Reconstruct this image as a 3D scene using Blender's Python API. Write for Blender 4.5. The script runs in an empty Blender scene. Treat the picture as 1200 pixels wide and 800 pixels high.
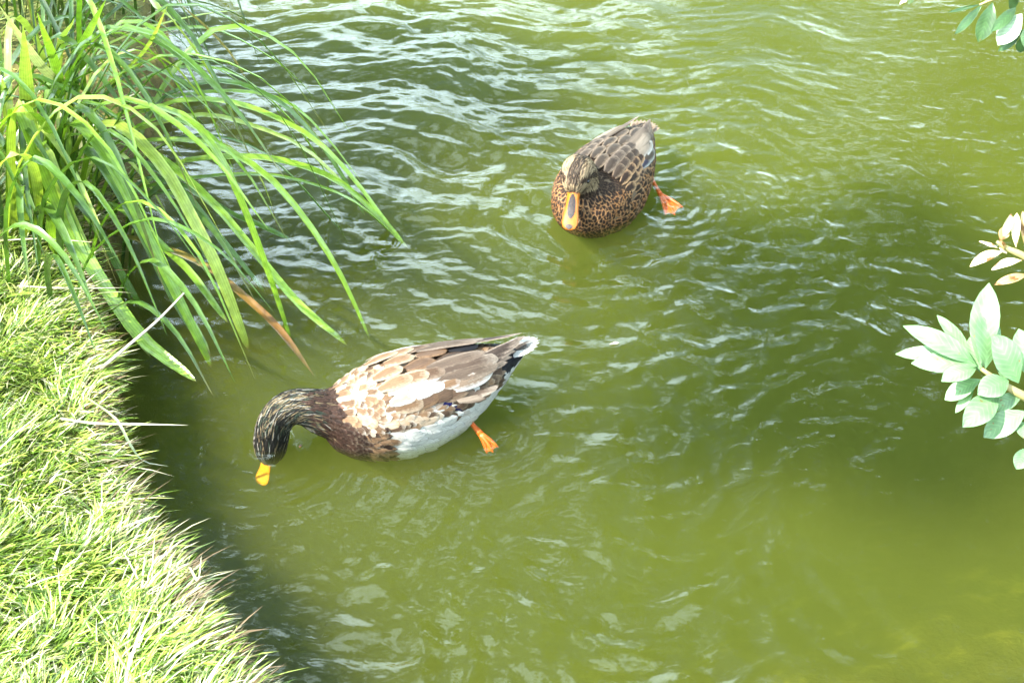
import bpy, bmesh, math, random
import numpy as np
from mathutils import Vector, Matrix
from mathutils.bvhtree import BVHTree

R = math.radians
sc = bpy.context.scene
col = sc.collection
rng = np.random.default_rng(7)
random.seed(7)

# ------------------------------------------------------------------ camera
CAM_H = 1.48
PITCH = R(38.0)
FPX = 600.0 / math.tan(R(20.0))          # focal length in photo pixels (1200 wide)
cd = bpy.data.cameras.new('camera')
cam = bpy.data.objects.new('camera', cd); col.objects.link(cam)
cam.location = (0, 0, CAM_H)
cam.rotation_euler = (R(90) - PITCH, 0, 0)
cd.sensor_width = 36.0
cd.lens = 18.0 / math.tan(R(20.0))
cd.clip_start = 0.02
cd.clip_end = 2000.0
sc.camera = cam

# ------------------------------------------------------------------ sky, sun, exposure
SUN_EL = 48.0
SUN_AZ = Vector((-0.87, -0.49, 0)).normalized()
w = bpy.data.worlds.new('World'); sc.world = w
w.use_nodes = True
nt = w.node_tree; nt.nodes.clear()
def wn(t, **k):
    n = nt.nodes.new(t)
    for a, b in k.items(): setattr(n, a, b)
    return n
sky = wn('ShaderNodeTexSky', sky_type='NISHITA', sun_disc=False)
sky.sun_elevation = R(SUN_EL)
sky.sun_rotation = math.atan2(SUN_AZ.x, SUN_AZ.y) % (2 * math.pi)
sky.air_density = 1.0; sky.dust_density = 1.5
tc = wn('ShaderNodeTexCoord'); mp = wn('ShaderNodeMapping'); mp.inputs['Scale'].default_value = (1, 1, 2.0); mp.inputs['Location'].default_value = (4.2, 2.6, 0.1)
nz = wn('ShaderNodeTexNoise'); nz.inputs['Scale'].default_value = 2.6; nz.inputs['Detail'].default_value = 6.0
nz.inputs['Roughness'].default_value = 0.55
rp = wn('ShaderNodeValToRGB'); rp.color_ramp.elements[0].position = 0.482; rp.color_ramp.elements[1].position = 0.565
mx = wn('ShaderNodeMixRGB'); mx.inputs['Color2'].default_value = (15.5, 19.8, 21.2, 1)   # sunlit cloud
bg = wn('ShaderNodeBackground'); bg.inputs['Strength'].default_value = 0.10
wo = wn('ShaderNodeOutputWorld')
L = nt.links.new
L(tc.outputs['Generated'], mp.inputs['Vector']); L(mp.outputs['Vector'], nz.inputs['Vector'])
L(nz.outputs['Fac'], rp.inputs['Fac']); L(rp.outputs['Color'], mx.inputs['Fac'])
L(sky.outputs['Color'], mx.inputs['Color1']); L(mx.outputs['Color'], bg.inputs['Color'])
L(bg.outputs['Background'], wo.inputs['Surface'])

sd = bpy.data.lights.new('sun', 'SUN'); sd.energy = 5.0; sd.angle = R(0.53); sd.color = (1.0, 0.955, 0.88)
sun = bpy.data.objects.new('sun', sd); col.objects.link(sun)
to_sun = Vector((SUN_AZ.x * math.cos(R(SUN_EL)), SUN_AZ.y * math.cos(R(SUN_EL)), math.sin(R(SUN_EL))))
sun.rotation_euler = (-to_sun).to_track_quat('-Z', 'Y').to_euler()
sun.location = to_sun * 30

vs = sc.view_settings
vs.view_transform = 'Standard'; vs.look = 'None'; vs.gamma = 1.0; vs.use_curve_mapping = False
vs.exposure = 2.3
sc.render.engine = 'CYCLES'
cy = sc.cycles
cy.use_denoising = True
cy.max_bounces = 7; cy.diffuse_bounces = 3; cy.glossy_bounces = 3; cy.transmission_bounces = 4
cy.volume_bounces = 0; cy.transparent_max_bounces = 16
cy.caustics_reflective = False; cy.caustics_refractive = False
cy.sample_clamp_indirect = 6.0
cy.use_adaptive_sampling = True; cy.adaptive_threshold = 0.02

# ------------------------------------------------------------------ helpers
CP, SP = math.cos(PITCH), math.sin(PITCH)
def ray(u, v):
    x, y = (u - 600.0) / FPX, (400.0 - v) / FPX
    return Vector((x, CP + y * SP, -SP + y * CP))
def P(u, v, z=0.0):                       # photo pixel -> point at height z
    d = ray(u, v); t = (z - CAM_H) / d.z
    return Vector((0, 0, CAM_H)) + d * t
def PD(u, v, t):                          # photo pixel -> point at depth t
    return Vector((0, 0, CAM_H)) + ray(u, v) * t
def Pplane(u, v, a, b):                   # photo pixel -> point on the vertical plane through a and b
    d = ray(u, v); n = Vector((-(b.y - a.y), b.x - a.x, 0))
    o = Vector((0, 0, CAM_H)); t = (a - o).dot(n) / d.dot(n)
    return o + d * t

def mesh_obj(name, verts, faces, mat, parent=None, smooth=True):
    me = bpy.data.meshes.new(name)
    me.from_pydata([tuple(v) for v in verts], [], faces)
    if smooth: me.polygons.foreach_set('use_smooth', [True] * len(me.polygons))
    if mat: me.materials.append(mat)
    o = bpy.data.objects.new(name, me); col.objects.link(o)
    if parent: o.parent = parent
    return o
def np_mesh(name, V, F, mat, smooth=True):  # V (n,3), F (m,k) numpy
    me = bpy.data.meshes.new(name)
    V = np.ascontiguousarray(V, dtype=np.float32); F = np.ascontiguousarray(F, dtype=np.int32)
    m, k = F.shape
    me.vertices.add(len(V)); me.vertices.foreach_set('co', V.ravel())
    me.loops.add(m * k); me.loops.foreach_set('vertex_index', F.ravel())
    me.polygons.add(m); me.polygons.foreach_set('loop_start', np.arange(0, m * k, k, dtype=np.int32))
    me.polygons.foreach_set('use_smooth', np.full(m, smooth))
    me.update(calc_edges=True)
    if mat: me.materials.append(mat)
    return me
def link(name, me, parent=None):
    o = bpy.data.objects.new(name, me); col.objects.link(o)
    if parent: o.parent = parent
    return o
def empty(name, loc, rz=0.0):
    o = bpy.data.objects.new(name, None); col.objects.link(o)
    o.empty_display_size = 0.05; o.location = loc; o.rotation_euler = (0, 0, rz)
    return o
def tag(o, label=None, cat=None, group=None, kind=None):
    if label: o['label'] = label
    if cat: o['category'] = cat
    if group: o['group'] = group
    if kind: o['kind'] = kind
    return o
def set_attr(me, name, arr):               # per-vertex colour
    a = me.color_attributes.new(name, 'FLOAT_COLOR', 'POINT')
    arr = np.asarray(arr, dtype=np.float32)
    if arr.shape[1] == 3: arr = np.hstack([arr, np.ones((len(arr), 1), np.float32)])
    a.data.foreach_set('color', np.ascontiguousarray(arr).ravel())
def catmull(pts, n):
    pts = [Vector(p) for p in pts]
    q = [pts[0] * 2 - pts[1]] + pts + [pts[-1] * 2 - pts[-2]]
    out = []; m = len(pts) - 1
    for i in range(n):
        f = i / (n - 1) * m; k = min(int(f), m - 1); t = f - k
        a, b, c, d = q[k:k + 4]
        out.append(0.5 * ((2 * b) + (c - a) * t + (2 * a - 5 * b + 4 * c - d) * t * t + (3 * b - a - 3 * c + d) * t ** 3))
    return out
def tube(pts, rad, seg=8, cap=True):
    pts = [Vector(p) for p in pts]; n = len(pts); V = []; F = []
    up = Vector((0, 0, 1)); prev = None
    for i in range(n):
        t = (pts[min(i + 1, n - 1)] - pts[max(i - 1, 0)]).normalized()
        if prev is None:
            a = t.cross(up)
            if a.length < 1e-3: a = t.cross(Vector((1, 0, 0)))
        else:
            a = prev - t * prev.dot(t)
        a.normalize(); prev = a; b = t.cross(a)
        r = rad[i]
        r = (r, r) if not isinstance(r, tuple) else r
        for k in range(seg):
            th = 2 * math.pi * k / seg
            V.append(pts[i] + a * (math.cos(th) * r[0]) + b * (math.sin(th) * r[1]))
    for i in range(n - 1):
        for k in range(seg):
            k2 = (k + 1) % seg
            F.append((i * seg + k, i * seg + k2, (i + 1) * seg + k2, (i + 1) * seg + k))
    if cap:
        F.append(tuple(range(seg - 1, -1, -1))); F.append(tuple((n - 1) * seg + k for k in range(seg)))
    return V, F

# ------------------------------------------------------------------ materials
def new_mat(name):
    m = bpy.data.materials.new(name); m.use_nodes = True
    t = m.node_tree; t.nodes.clear()
    def N(k, **kw):
        n = t.nodes.new(k)
        for a, b in kw.items(): setattr(n, a, b)
        return n
    out = N('ShaderNodeOutputMaterial')
    return m, t, N, t.links.new, out
def ramp(N, pts):
    r = N('ShaderNodeValToRGB'); e = r.color_ramp.elements
    while len(e) < len(pts): e.new(0.5)
    for i, (p, c) in enumerate(pts):
        e[i].position = p; e[i].color = (c[0], c[1], c[2], 1) if not isinstance(c, (int, float)) else (c, c, c, 1)
    return r
def math_node(N, L, op, a, b=None, clamp=False):
    n = N('ShaderNodeMath', operation=op); n.use_clamp = clamp
    for i, x in enumerate((a, b)):
        if x is None: continue
        if isinstance(x, (int, float)): n.inputs[i].default_value = x
        else: L(x, n.inputs[i])
    return n.outputs[0]

def leaf_material(name, transl=0.35, rough=0.42, veins=True, spec=0.5, net=False):
    """leaf coloured by its 'col' attribute; uv.x across, uv.y along"""
    m, t, N, L, out = new_mat(name)
    at = N('ShaderNodeAttribute', attribute_name='col')
    uv = N('ShaderNodeUVMap')
    sep = N('ShaderNodeSeparateXYZ'); L(uv.outputs[0], sep.inputs[0])
    tcn = N('ShaderNodeTexCoord')
    nz = N('ShaderNodeTexNoise'); nz.inputs['Scale'].default_value = 60; nz.inputs['Detail'].default_value = 4
    L(tcn.outputs['Object'], nz.inputs['Vector'])
    v = ramp(N, [(0.3, 0.72), (0.75, 1.25)]); L(nz.outputs['Fac'], v.inputs[0])
    mul = N('ShaderNodeMixRGB', blend_type='MULTIPLY'); mul.inputs[0].default_value = 1.0
    L(at.outputs['Color'], mul.inputs[1]); L(v.outputs[0], mul.inputs[2])
    colr = mul.outputs[0]
    if veins:
        wv = N('ShaderNodeMath', operation='SINE'); f = math_node(N, L, 'MULTIPLY', sep.outputs[0], 34.0); L(f, wv.inputs[0])
        st = ramp(N, [(0.0, 0.86), (1.0, 1.1)]); L(math_node(N, L, 'MULTIPLY_ADD', wv.outputs[0], 0.5), st.inputs[0])
        st_in = st.inputs[0].links[0].from_node; st_in.inputs[2].default_value = 0.5
        m2 = N('ShaderNodeMixRGB', blend_type='MULTIPLY'); m2.inputs[0].default_value = 1.0
        L(colr, m2.inputs[1]); L(st.outputs[0], m2.inputs[2]); colr = m2.outputs[0]
    if net:                                  # side veins and a few brown blemishes
        ax_ = math_node(N, L, 'ABSOLUTE', math_node(N, L, 'SUBTRACT', sep.outputs[0], 0.5))
        ph = math_node(N, L, 'SUBTRACT', math_node(N, L, 'MULTIPLY', sep.outputs[1], 55.0), math_node(N, L, 'MULTIPLY', ax_, 26.0))
        vn = ramp(N, [(0.0, 0.9), (0.85, 0.96), (1.0, 1.22)]); L(math_node(N, L, 'MULTIPLY', math_node(N, L, 'ADD', math_node(N, L, 'SINE', ph), 1.0), 0.5), vn.inputs[0])
        m3 = N('ShaderNodeMixRGB', blend_type='MULTIPLY'); m3.inputs[0].default_value = 1.0; L(colr, m3.inputs[1]); L(vn.outputs[0], m3.inputs[2])
        sp = N('ShaderNodeTexNoise'); sp.inputs['Scale'].default_value = 130; sp.inputs['Detail'].default_value = 2; L(tcn.outputs['Object'], sp.inputs['Vector'])
        sr = ramp(N, [(0.70, 0.0), (0.75, 0.8)]); L(sp.outputs['Fac'], sr.inputs[0])
        m4 = N('ShaderNodeMixRGB'); L(sr.outputs[0], m4.inputs[0]); L(m3.outputs[0], m4.inputs[1]); m4.inputs[2].default_value = (0.16, 0.09, 0.03, 1)
        colr = m4.outputs[0]
    p = N('ShaderNodeBsdfPrincipled'); p.inputs['Roughness'].default_value = rough
    p.inputs['Specular IOR Level'].default_value = spec
    L(colr, p.inputs['Base Color'])
    bmp = N('ShaderNodeBump'); bmp.inputs['Strength'].default_value = 0.25; bmp.inputs['Distance'].default_value = 0.002
    L(nz.outputs['Fac'], bmp.inputs['Height']); L(bmp.outputs[0], p.inputs['Normal'])
    tr = N('ShaderNodeBsdfTranslucent')
    sat = N('ShaderNodeMixRGB', blend_type='MULTIPLY'); sat.inputs[0].default_value = 1.0
    sat.inputs[2].default_value = (1.15, 1.25, 0.55, 1); L(colr, sat.inputs[1]); L(sat.outputs[0], tr.inputs[0])
    ms = N('ShaderNodeMixShader'); ms.inputs[0].default_value = transl
    L(p.outputs[0], ms.inputs[1]); L(tr.outputs[0], ms.inputs[2]); L(ms.outputs[0], out.inputs[0])
    return m

def simple_mat(name, c1, c2, scale=20, rough=0.6, bump=0.3, dist=0.004, spec=0.5):
    m, t, N, L, out = new_mat(name)
    tcn = N('ShaderNodeTexCoord')
    nz = N('ShaderNodeTexNoise'); nz.inputs['Scale'].default_value = scale; nz.inputs['Detail'].default_value = 6
    L(tcn.outputs['Object'], nz.inputs['Vector'])
    r = ramp(N, [(0.3, c1), (0.7, c2)]); L(nz.outputs['Fac'], r.inputs[0])
    p = N('ShaderNodeBsdfPrincipled'); p.inputs['Roughness'].default_value = rough
    p.inputs['Specular IOR Level'].default_value = spec
    L(r.outputs[0], p.inputs['Base Color'])
    b = N('ShaderNodeBump'); b.inputs['Strength'].default_value = bump; b.inputs['Distance'].default_value = dist
    L(nz.outputs['Fac'], b.inputs['Height']); L(b.outputs[0], p.inputs['Normal'])
    L(p.outputs[0], out.inputs[0])
    return m

M_blade = leaf_material('sedge_blade', 0.30, 0.27, True, 0.8)
M_leaf = leaf_material('shrub_leaf', 0.25, 0.38, False, 0.6, True)
M_tree_leaf = leaf_material('tree_leaf', 0.30, 0.5, False)
M_grass = leaf_material('grass_blade', 0.35, 0.42, False, 0.5)
M_bark = simple_mat('bark', (0.07, 0.05, 0.035), (0.17, 0.13, 0.09), 18, 0.85, 0.8, 0.01)
M_twig = simple_mat('twig', (0.30, 0.25, 0.19), (0.52, 0.46, 0.38), 60, 0.7, 0.4, 0.001)
M_green_twig = simple_mat('green_twig', (0.16, 0.16, 0.05), (0.28, 0.22, 0.10), 60, 0.6, 0.4, 0.001)
M_soil = simple_mat('soil', (0.035, 0.026, 0.016), (0.085, 0.065, 0.035), 14, 0.9, 0.8, 0.02, 0.2)

def spotted_leaf():
    m = leaf_material('withered_leaf', 0.2, 0.6, False, 0.3); t = m.node_tree
    p = [n for n in t.nodes if n.type == 'BSDF_PRINCIPLED'][0]; src = p.inputs['Base Color'].links[0].from_socket
    tcn = t.nodes.new('ShaderNodeTexCoord'); nz = t.nodes.new('ShaderNodeTexNoise'); nz.inputs['Scale'].default_value = 75; nz.inputs['Detail'].default_value = 5
    t.links.new(tcn.outputs['Object'], nz.inputs['Vector'])
    r = t.nodes.new('ShaderNodeValToRGB'); r.color_ramp.elements[0].position = 0.53; r.color_ramp.elements[1].position = 0.62
    t.links.new(nz.outputs['Fac'], r.inputs[0])
    mx = t.nodes.new('ShaderNodeMixRGB'); mx.inputs[2].default_value = (0.12, 0.045, 0.012, 1)
    t.links.new(r.outputs[0], mx.inputs[0]); t.links.new(src, mx.inputs[1]); t.links.new(mx.outputs[0], p.inputs['Base Color'])
    return m
M_withered = spotted_leaf()

# water: clear rippled skin over green murk
def water_material():
    m, t, N, L, out = new_mat('pond_water')
    tcn = N('ShaderNodeTexCoord')
    mp = N('ShaderNodeMapping'); mp.inputs['Scale'].default_value = (1.0, 1.5, 1.0)
    L(tcn.outputs['Object'], mp.inputs['Vector'])
    n1 = N('ShaderNodeTexNoise'); n1.inputs['Scale'].default_value = 26; n1.inputs['Detail'].default_value = 3
    n1.inputs['Distortion'].default_value = 0.8
    L(mp.outputs[0], n1.inputs['Vector'])
    b = N('ShaderNodeBump'); b.inputs['Strength'].default_value = 0.22; b.inputs['Distance'].default_value = 0.006
    L(n1.outputs['Fac'], b.inputs['Height'])
    fr = N('ShaderNodeFresnel'); fr.inputs['IOR'].default_value = 1.33; L(b.outputs[0], fr.inputs['Normal'])
    gl = N('ShaderNodeBsdfGlossy'); gl.inputs['Roughness'].default_value = 0.006; L(b.outputs[0], gl.inputs['Normal'])
    tr = N('ShaderNodeBsdfTransparent')
    geo = N('ShaderNodeNewGeometry')
    above = math_node(N, L, 'SUBTRACT', 1.0, geo.outputs['Backfacing'])
    ms = N('ShaderNodeMixShader'); L(math_node(N, L, 'MULTIPLY', fr.outputs[0], above), ms.inputs[0]); L(tr.outputs[0], ms.inputs[1]); L(gl.outputs[0], ms.inputs[2])
    L(ms.outputs[0], out.inputs['Surface'])
    sca = N('ShaderNodeVolumeScatter'); sca.inputs['Color'].default_value = (0.176, 0.192, 0.040, 1); sca.inputs['Density'].default_value = 6.3
    sca.inputs['Anisotropy'].default_value = 0.15
    ab = N('ShaderNodeVolumeAbsorption'); ab.inputs['Color'].default_value = (0.40, 0.50, 0.05, 1); ab.inputs['Density'].default_value = 6.3
    ad = N('ShaderNodeAddShader'); L(sca.outputs[0], ad.inputs[0]); L(ab.outputs[0], ad.inputs[1])
    L(ad.outputs[0], out.inputs['Volume'])
    return m
M_water = water_material()

# ------------------------------------------------------------------ pond outline and ground
BANK_Z = 0.12
edge_px = [(300, 830), (278, 800), (226, 722), (178, 645), (130, 565), (112, 500), (108, 440), (98, 385), (90, 335), (92, 260), (120, 170), (160, 80), (185, 10)]
edge = [P(u, v, BANK_Z) for u, v in edge_px]
near_pts = [(-0.18, 0.86), (0.25, 0.74), (0.75, 0.78), (1.08, 1.05), (1.24, 1.6), (1.55, 2.4), (2.1, 3.4), (2.7, 5.0), (2.6, 7.2), (1.2, 9.0), (-0.8, 9.2), (-2.0, 8.0), (-2.1, 6.2), (-1.5, 4.6), (-1.05, 3.7)]
ring = [Vector((x, y, 0)) for x, y in reversed(near_pts)]           # far-left ... near
poly = [Vector((p.x, p.y, 0)) for p in edge] + [Vector((x, y, 0)) for x, y in reversed(near_pts)]
# order: left edge goes near->far, then far-left -> far -> right -> near
poly = catmull(poly + [poly[0]], 260)[:-1]
PX = np.array([(p.x, p.y) for p in poly])
def pond_sd(X, Y):
    """signed distance to the pond outline, > 0 on land"""
    q = np.stack([X.ravel(), Y.ravel()], 1); A = PX; B = np.roll(PX, -1, 0)
    best = np.full(len(q), 1e9); inside = np.zeros(len(q), bool)
    for a, b in zip(A, B):
        ab = b - a; t = np.clip(((q - a) @ ab) / max(ab @ ab, 1e-9), 0, 1)
        d = q - a - t[:, None] * ab; best = np.minimum(best, (d * d).sum(1))
        c = (a[1] > q[:, 1]) != (b[1] > q[:, 1])
        if abs(b[1] - a[1]) > 1e-12:
            inside ^= c & (q[:, 0] < (b[0] - a[0]) * (q[:, 1] - a[1]) / (b[1] - a[1]) + a[0])
    s = np.sqrt(best); s[inside] *= -1
    return s.reshape(X.shape)
def lump(X, Y, k=1.0, s=0):
    return (np.sin(X * 3.1 * k + 1.3 + s) * np.cos(Y * 2.7 * k + 0.4 + s) + 0.5 * np.sin(X * 7.3 * k + Y * 5.1 * k + 2.1 + s) + 0.35 * np.cos(X * 13.7 * k - Y * 11.9 * k + s)) / 1.85
def ground_z(X, Y, S=None):
    if S is None: S = pond_sd(X, Y)
    land = BANK_Z - 0.015 + 0.02 * lump(X, Y, 1.6) + 0.035 * (1 - np.exp(-np.maximum(S, 0) / 0.25)) + 0.008 * lump(X, Y, 5)
    land = land + 0.02 * np.maximum(S - 2, 0) ** 0.8
    wet = -0.16 - 0.42 * (1 - np.exp(np.minimum(S, 0) / 0.55)) + 0.27 * np.exp(-((X - 0.5) / 0.65) ** 2 - ((Y - 1.2) / 0.45) ** 2) + 0.025 * lump(X, Y, 3)
    f = np.clip((S + 0.06) / 0.07, 0, 1); f = f * f * (3 - 2 * f)
    return wet * (1 - f) + land * f
def spread(lo, hi, step, far, n):
    core = np.arange(lo, hi + step / 2, step)
    g = np.geomspace(step, far, n).cumsum()
    g = g / g[-1] * far
    return np.concatenate([(lo - g)[::-1], core, hi + g])
gx = spread(-2.2, 2.8, 0.035, 300, 34); gy = spread(-0.6, 5.0, 0.035, 300, 34)
X, Y = np.meshgrid(gx, gy, indexing='xy'); S = pond_sd(X, Y); Z = ground_z(X, Y, S)
V = np.stack([X.ravel(), Y.ravel(), Z.ravel()], 1)
nx, ny = len(gx), len(gy)
idx = np.arange(nx * ny).reshape(ny, nx)
F = np.stack([idx[:-1, :-1].ravel(), idx[:-1, 1:].ravel(), idx[1:, 1:].ravel(), idx[1:, :-1].ravel()], 1)
def ground_material():
    m, t, N, L, out = new_mat('ground')
    geo = N('ShaderNodeNewGeometry')
    at = N('ShaderNodeAttribute', attribute_name='turf')
    n1 = N('ShaderNodeTexNoise'); n1.inputs['Scale'].default_value = 9; n1.inputs['Detail'].default_value = 8; n1.inputs['Roughness'].default_value = 0.7
    L(geo.outputs['Position'], n1.inputs['Vector'])
    soil = ramp(N, [(0.34, (0.03, 0.026, 0.012)), (0.55, (0.13, 0.10, 0.03)), (0.68, (0.42, 0.32, 0.07))]); L(n1.outputs['Fac'], soil.inputs[0])
    n2 = N('ShaderNodeTexNoise'); n2.inputs['Scale'].default_value = 130; n2.inputs['Detail'].default_value = 5
    L(geo.outputs['Position'], n2.inputs['Vector'])
    turf = ramp(N, [(0.3, (0.05, 0.075, 0.015)), (0.7, (0.17, 0.22, 0.05))]); L(n2.outputs['Fac'], turf.inputs[0])
    mx = N('ShaderNodeMixRGB'); L(at.outputs['Fac'], mx.inputs[0]); L(soil.outputs[0], mx.inputs[1]); L(turf.outputs[0], mx.inputs[2])
    p = N('ShaderNodeBsdfPrincipled'); p.inputs['Roughness'].default_value = 0.9; p.inputs['Specular IOR Level'].default_value = 0.2
    L(mx.outputs[0], p.inputs['Base Color'])
    b = N('ShaderNodeBump'); b.inputs['Strength'].default_value = 0.8; b.inputs['Distance'].default_value = 0.012
    L(n2.outputs['Fac'], b.inputs['Height']); L(b.outputs[0], p.inputs['Normal']); L(p.outputs[0], out.inputs[0])
    return m
gm = np_mesh('ground', V, F, ground_material())
tf = np.clip((S.ravel() - 0.01) / 0.05, 0, 1) * (1 - np.exp(-((V[:, 0] + 0.95) / 0.45) ** 2 - ((V[:, 1] - 2.45) / 0.5) ** 2))  # turf gives way to soil under the sedge, darkening the shade there
set_attr(gm, 'turf', np.stack([tf, tf, tf], 1))
tag(link('ground', gm), 'grassy pond bank with dark muddy edge and silty pond bed', None, None, 'structure')

# ------------------------------------------------------------------ water surface with its ripples
def spectrum(seed, lam, spread_, n=512, size=2.56, direction=None, focus=0.0):
    g = np.random.default_rng(seed)
    k = np.fft.fftfreq(n, size / n) * 2 * np.pi
    KX, KY = np.meshgrid(k, k); K = np.hypot(KX, KY) + 1e-6
    k0 = 2 * np.pi / lam
    A = np.exp(-(np.log(K / k0) / spread_) ** 2) / K
    if direction is not None:
        th = np.arctan2(KY, KX) - direction
        A = A * (np.abs(np.cos(th)) ** focus + 0.03)
    h = np.fft.ifft2(A * np.exp(2j * np.pi * g.random((n, n)))).real
    gy_, gx_ = np.gradient(h, size / n)
    return h / np.sqrt((gx_ ** 2 + gy_ ** 2).mean())      # unit rms slope
TN, TS = 512, 2.56
def look(tile, X, Y):
    fx = (X / TS * TN) % TN; fy = (Y / TS * TN) % TN
    x0 = np.floor(fx).astype(int) % TN; y0 = np.floor(fy).astype(int) % TN; dx = fx - np.floor(fx); dy = fy - np.floor(fy)
    x1 = (x0 + 1) % TN; y1 = (y0 + 1) % TN
    return (tile[y0, x0] * (1 - dx) + tile[y0, x1] * dx) * (1 - dy) + (tile[y1, x0] * (1 - dx) + tile[y1, x1] * dx) * dy
T_small = spectrum(1, 0.045, 0.45, direction=R(78), focus=2.0)
T_mid = spectrum(2, 0.11, 0.4, direction=R(70), focus=2.5)
T_long = spectrum(3, 0.26, 0.35, direction=R(80), focus=1.5)
T_curl = spectrum(4, 0.075, 0.35)
def ridged(t, lam):                       # sharp crested wavelets
    e = t.std() * 0.35; h = -np.sqrt(t * t + e * e)
    gy_, gx_ = np.gradient(h, TS / TN); return h / np.sqrt((gx_ ** 2 + gy_ ** 2).mean())
T_ridge = ridged(spectrum(5, 0.085, 0.35, direction=R(85), focus=0.7), 0.085)
T_ridge2 = ridged(spectrum(6, 0.06, 0.35), 0.06)
T_ridge3 = ridged(spectrum(12, 0.13, 0.3), 0.13)
T_fine = spectrum(9, 0.024, 0.4, direction=R(80), focus=1.0)
D1 = Vector((-0.156, 1.716, 0)); H1 = R(204.0)
D2 = Vector((0.185, 2.372, 0)); H2 = R(240.0)
BILL1 = P(310, 531, 0)
def bump2(X, Y, cx, cy, rx, ry): return np.exp(-((X - cx) / rx) ** 2 - ((Y - cy) / ry) ** 2)
def waves(X, Y):
    wx = X + 0.03 * np.sin(Y * 9.0 + 1.0) + 0.018 * np.sin(X * 13 + Y * 5); wy = Y + 0.03 * np.sin(X * 8.0 + 0.5) + 0.015 * np.sin(X * 17 - Y * 6)
    rough_far = np.clip(1.3 * bump2(X, Y, -0.30, 2.85, 0.72, 0.8), 0, 1)              # breeze and wake, behind the sedge
    calm = np.clip(bump2(X, Y, 1.05, 3.2, 0.75, 0.75), 0, 0.85)                        # calm far corner
    swirl = np.clip(0.8 * bump2(X, Y, 0.0, 1.25, 0.42, 0.28) + 0.6 * bump2(X, Y, 0.14, 1.62, 0.2, 0.12) + 0.75 * bump2(X, Y, 0.5, 2.0, 0.45, 0.35), 0, 1)
    near = np.clip((2.0 - Y) / 0.4, 0, 1)
    h = 0.045 * (1 - calm) * (1 - 0.55 * near) * look(T_small, wx, wy)
    h += (0.02 + 0.07 * rough_far) * (1 - 0.5 * near) * look(T_small, wx * 0.9 + 0.7, wy * 1.1 + 0.3)
    h += (0.045 + 0.02 * rough_far) * (1 - 0.8 * calm) * (1 - 0.1 * near) * look(T_fine, wx, wy)
    h += (0.03 + 0.12 * rough_far) * (1 - 0.8 * calm) * (1 - 0.8 * near) * look(T_mid, wx, wy)
    h += (0.02 + 0.06 * rough_far) * (1 - 0.6 * near) * look(T_long, wx, wy)
    h += (0.03 * (1 - calm) * (1 - 0.5 * near) + 0.05 * swirl) * look(T_ridge, wx, wy)
    h += (0.028 * (1 - calm) * (1 - 0.4 * near) + 0.075 * swirl) * look(T_ridge2, wx, wy)
    h += (0.045 * near + 0.11 * swirl) * look(T_curl, wx, wy) + 0.035 * near * look(T_long, wy, wx)
    h += (0.02 * near + 0.065 * swirl) * look(T_ridge3, wx, wy) + 0.03 * swirl * look(T_fine, wx, wy)
    h *= 1 - 0.72 * bump2(X, Y, *P(678, 288).xy, 0.10, 0.13)
    h *= 1 - 0.70 * np.clip(1.3 * bump2(X, Y, -0.22, 1.62, 0.42, 0.22), 0, 1)      # sheltered water round the dabbling duck
    h *= 1 - 0.35 * bump2(X, Y, 0.75, 1.35, 0.5, 0.5)
    # rings around the dipped bill
    r = np.hypot(X - BILL1.x, Y - BILL1.y); th = np.arctan2(Y - BILL1.y, X - BILL1.x)
    side = 0.35 + 0.65 * np.clip(np.cos(th - R(-55)), 0, 1)
    h += 0.0015 * side * np.cos(2 * np.pi * (r + 0.004 * np.sin(3 * th)) / 0.026) * np.exp(-r / 0.15) * np.clip(r / 0.03, 0, 1)
    h += 0.0011 * side * np.cos(2 * np.pi * (r + 0.012 * np.sin(2 * th + 1)) / 0.062) * np.exp(-r / 0.35) * np.clip(r / 0.12, 0, 1)
    # little collar of water where the head goes in
    rc = np.hypot(X + 0.3815, Y - 1.6375) + 0.002 * np.sin(3 * th); h += 0.006 * np.exp(-((rc - 0.029) / 0.007) ** 2)
    # rings and bow wave of the swimming duck
    bx, by = D2.x + math.cos(H2) * 0.10, D2.y + math.sin(H2) * 0.10
    r2 = np.hypot(X - bx, Y - by) + 0.01 * np.sin(5 * np.arctan2(Y - by, X - bx))
    h += 0.0015 * np.cos(2 * np.pi * r2 / 0.058) * np.exp(-(r2 - 0.08) / 0.42) * np.clip((r2 - 0.06) / 0.05, 0, 1)
    # paddling stroke beside each duck
    for c, a in ((P(575, 510), 0.0011), (P(785, 240), 0.0022)):
        r3 = np.hypot(X - c.x, Y - c.y)
        h += a * np.cos(2 * np.pi * r3 / 0.03) * np.exp(-r3 / 0.09)
    return h * np.clip((3.9 - np.abs(Y - 2.1)) / 1.2, 0.15, 1)
wxs = spread(-1.45, 1.5, 0.006, 3.0, 14); wys = spread(0.95, 3.75, 0.006, 7.0, 16)
wys = wys[wys > 0.3]
X, Y = np.meshgrid(wxs, wys, indexing='xy'); Z = waves(X, Y)
nx, ny = len(wxs), len(wys)
V = np.stack([X.ravel(), Y.ravel(), Z.ravel()], 1); idx = np.arange(nx * ny).reshape(ny, nx)
F = np.stack([idx[:-1, :-1].ravel(), idx[:-1, 1:].ravel(), idx[1:, 1:].ravel(), idx[1:, :-1].ravel()], 1)
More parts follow.
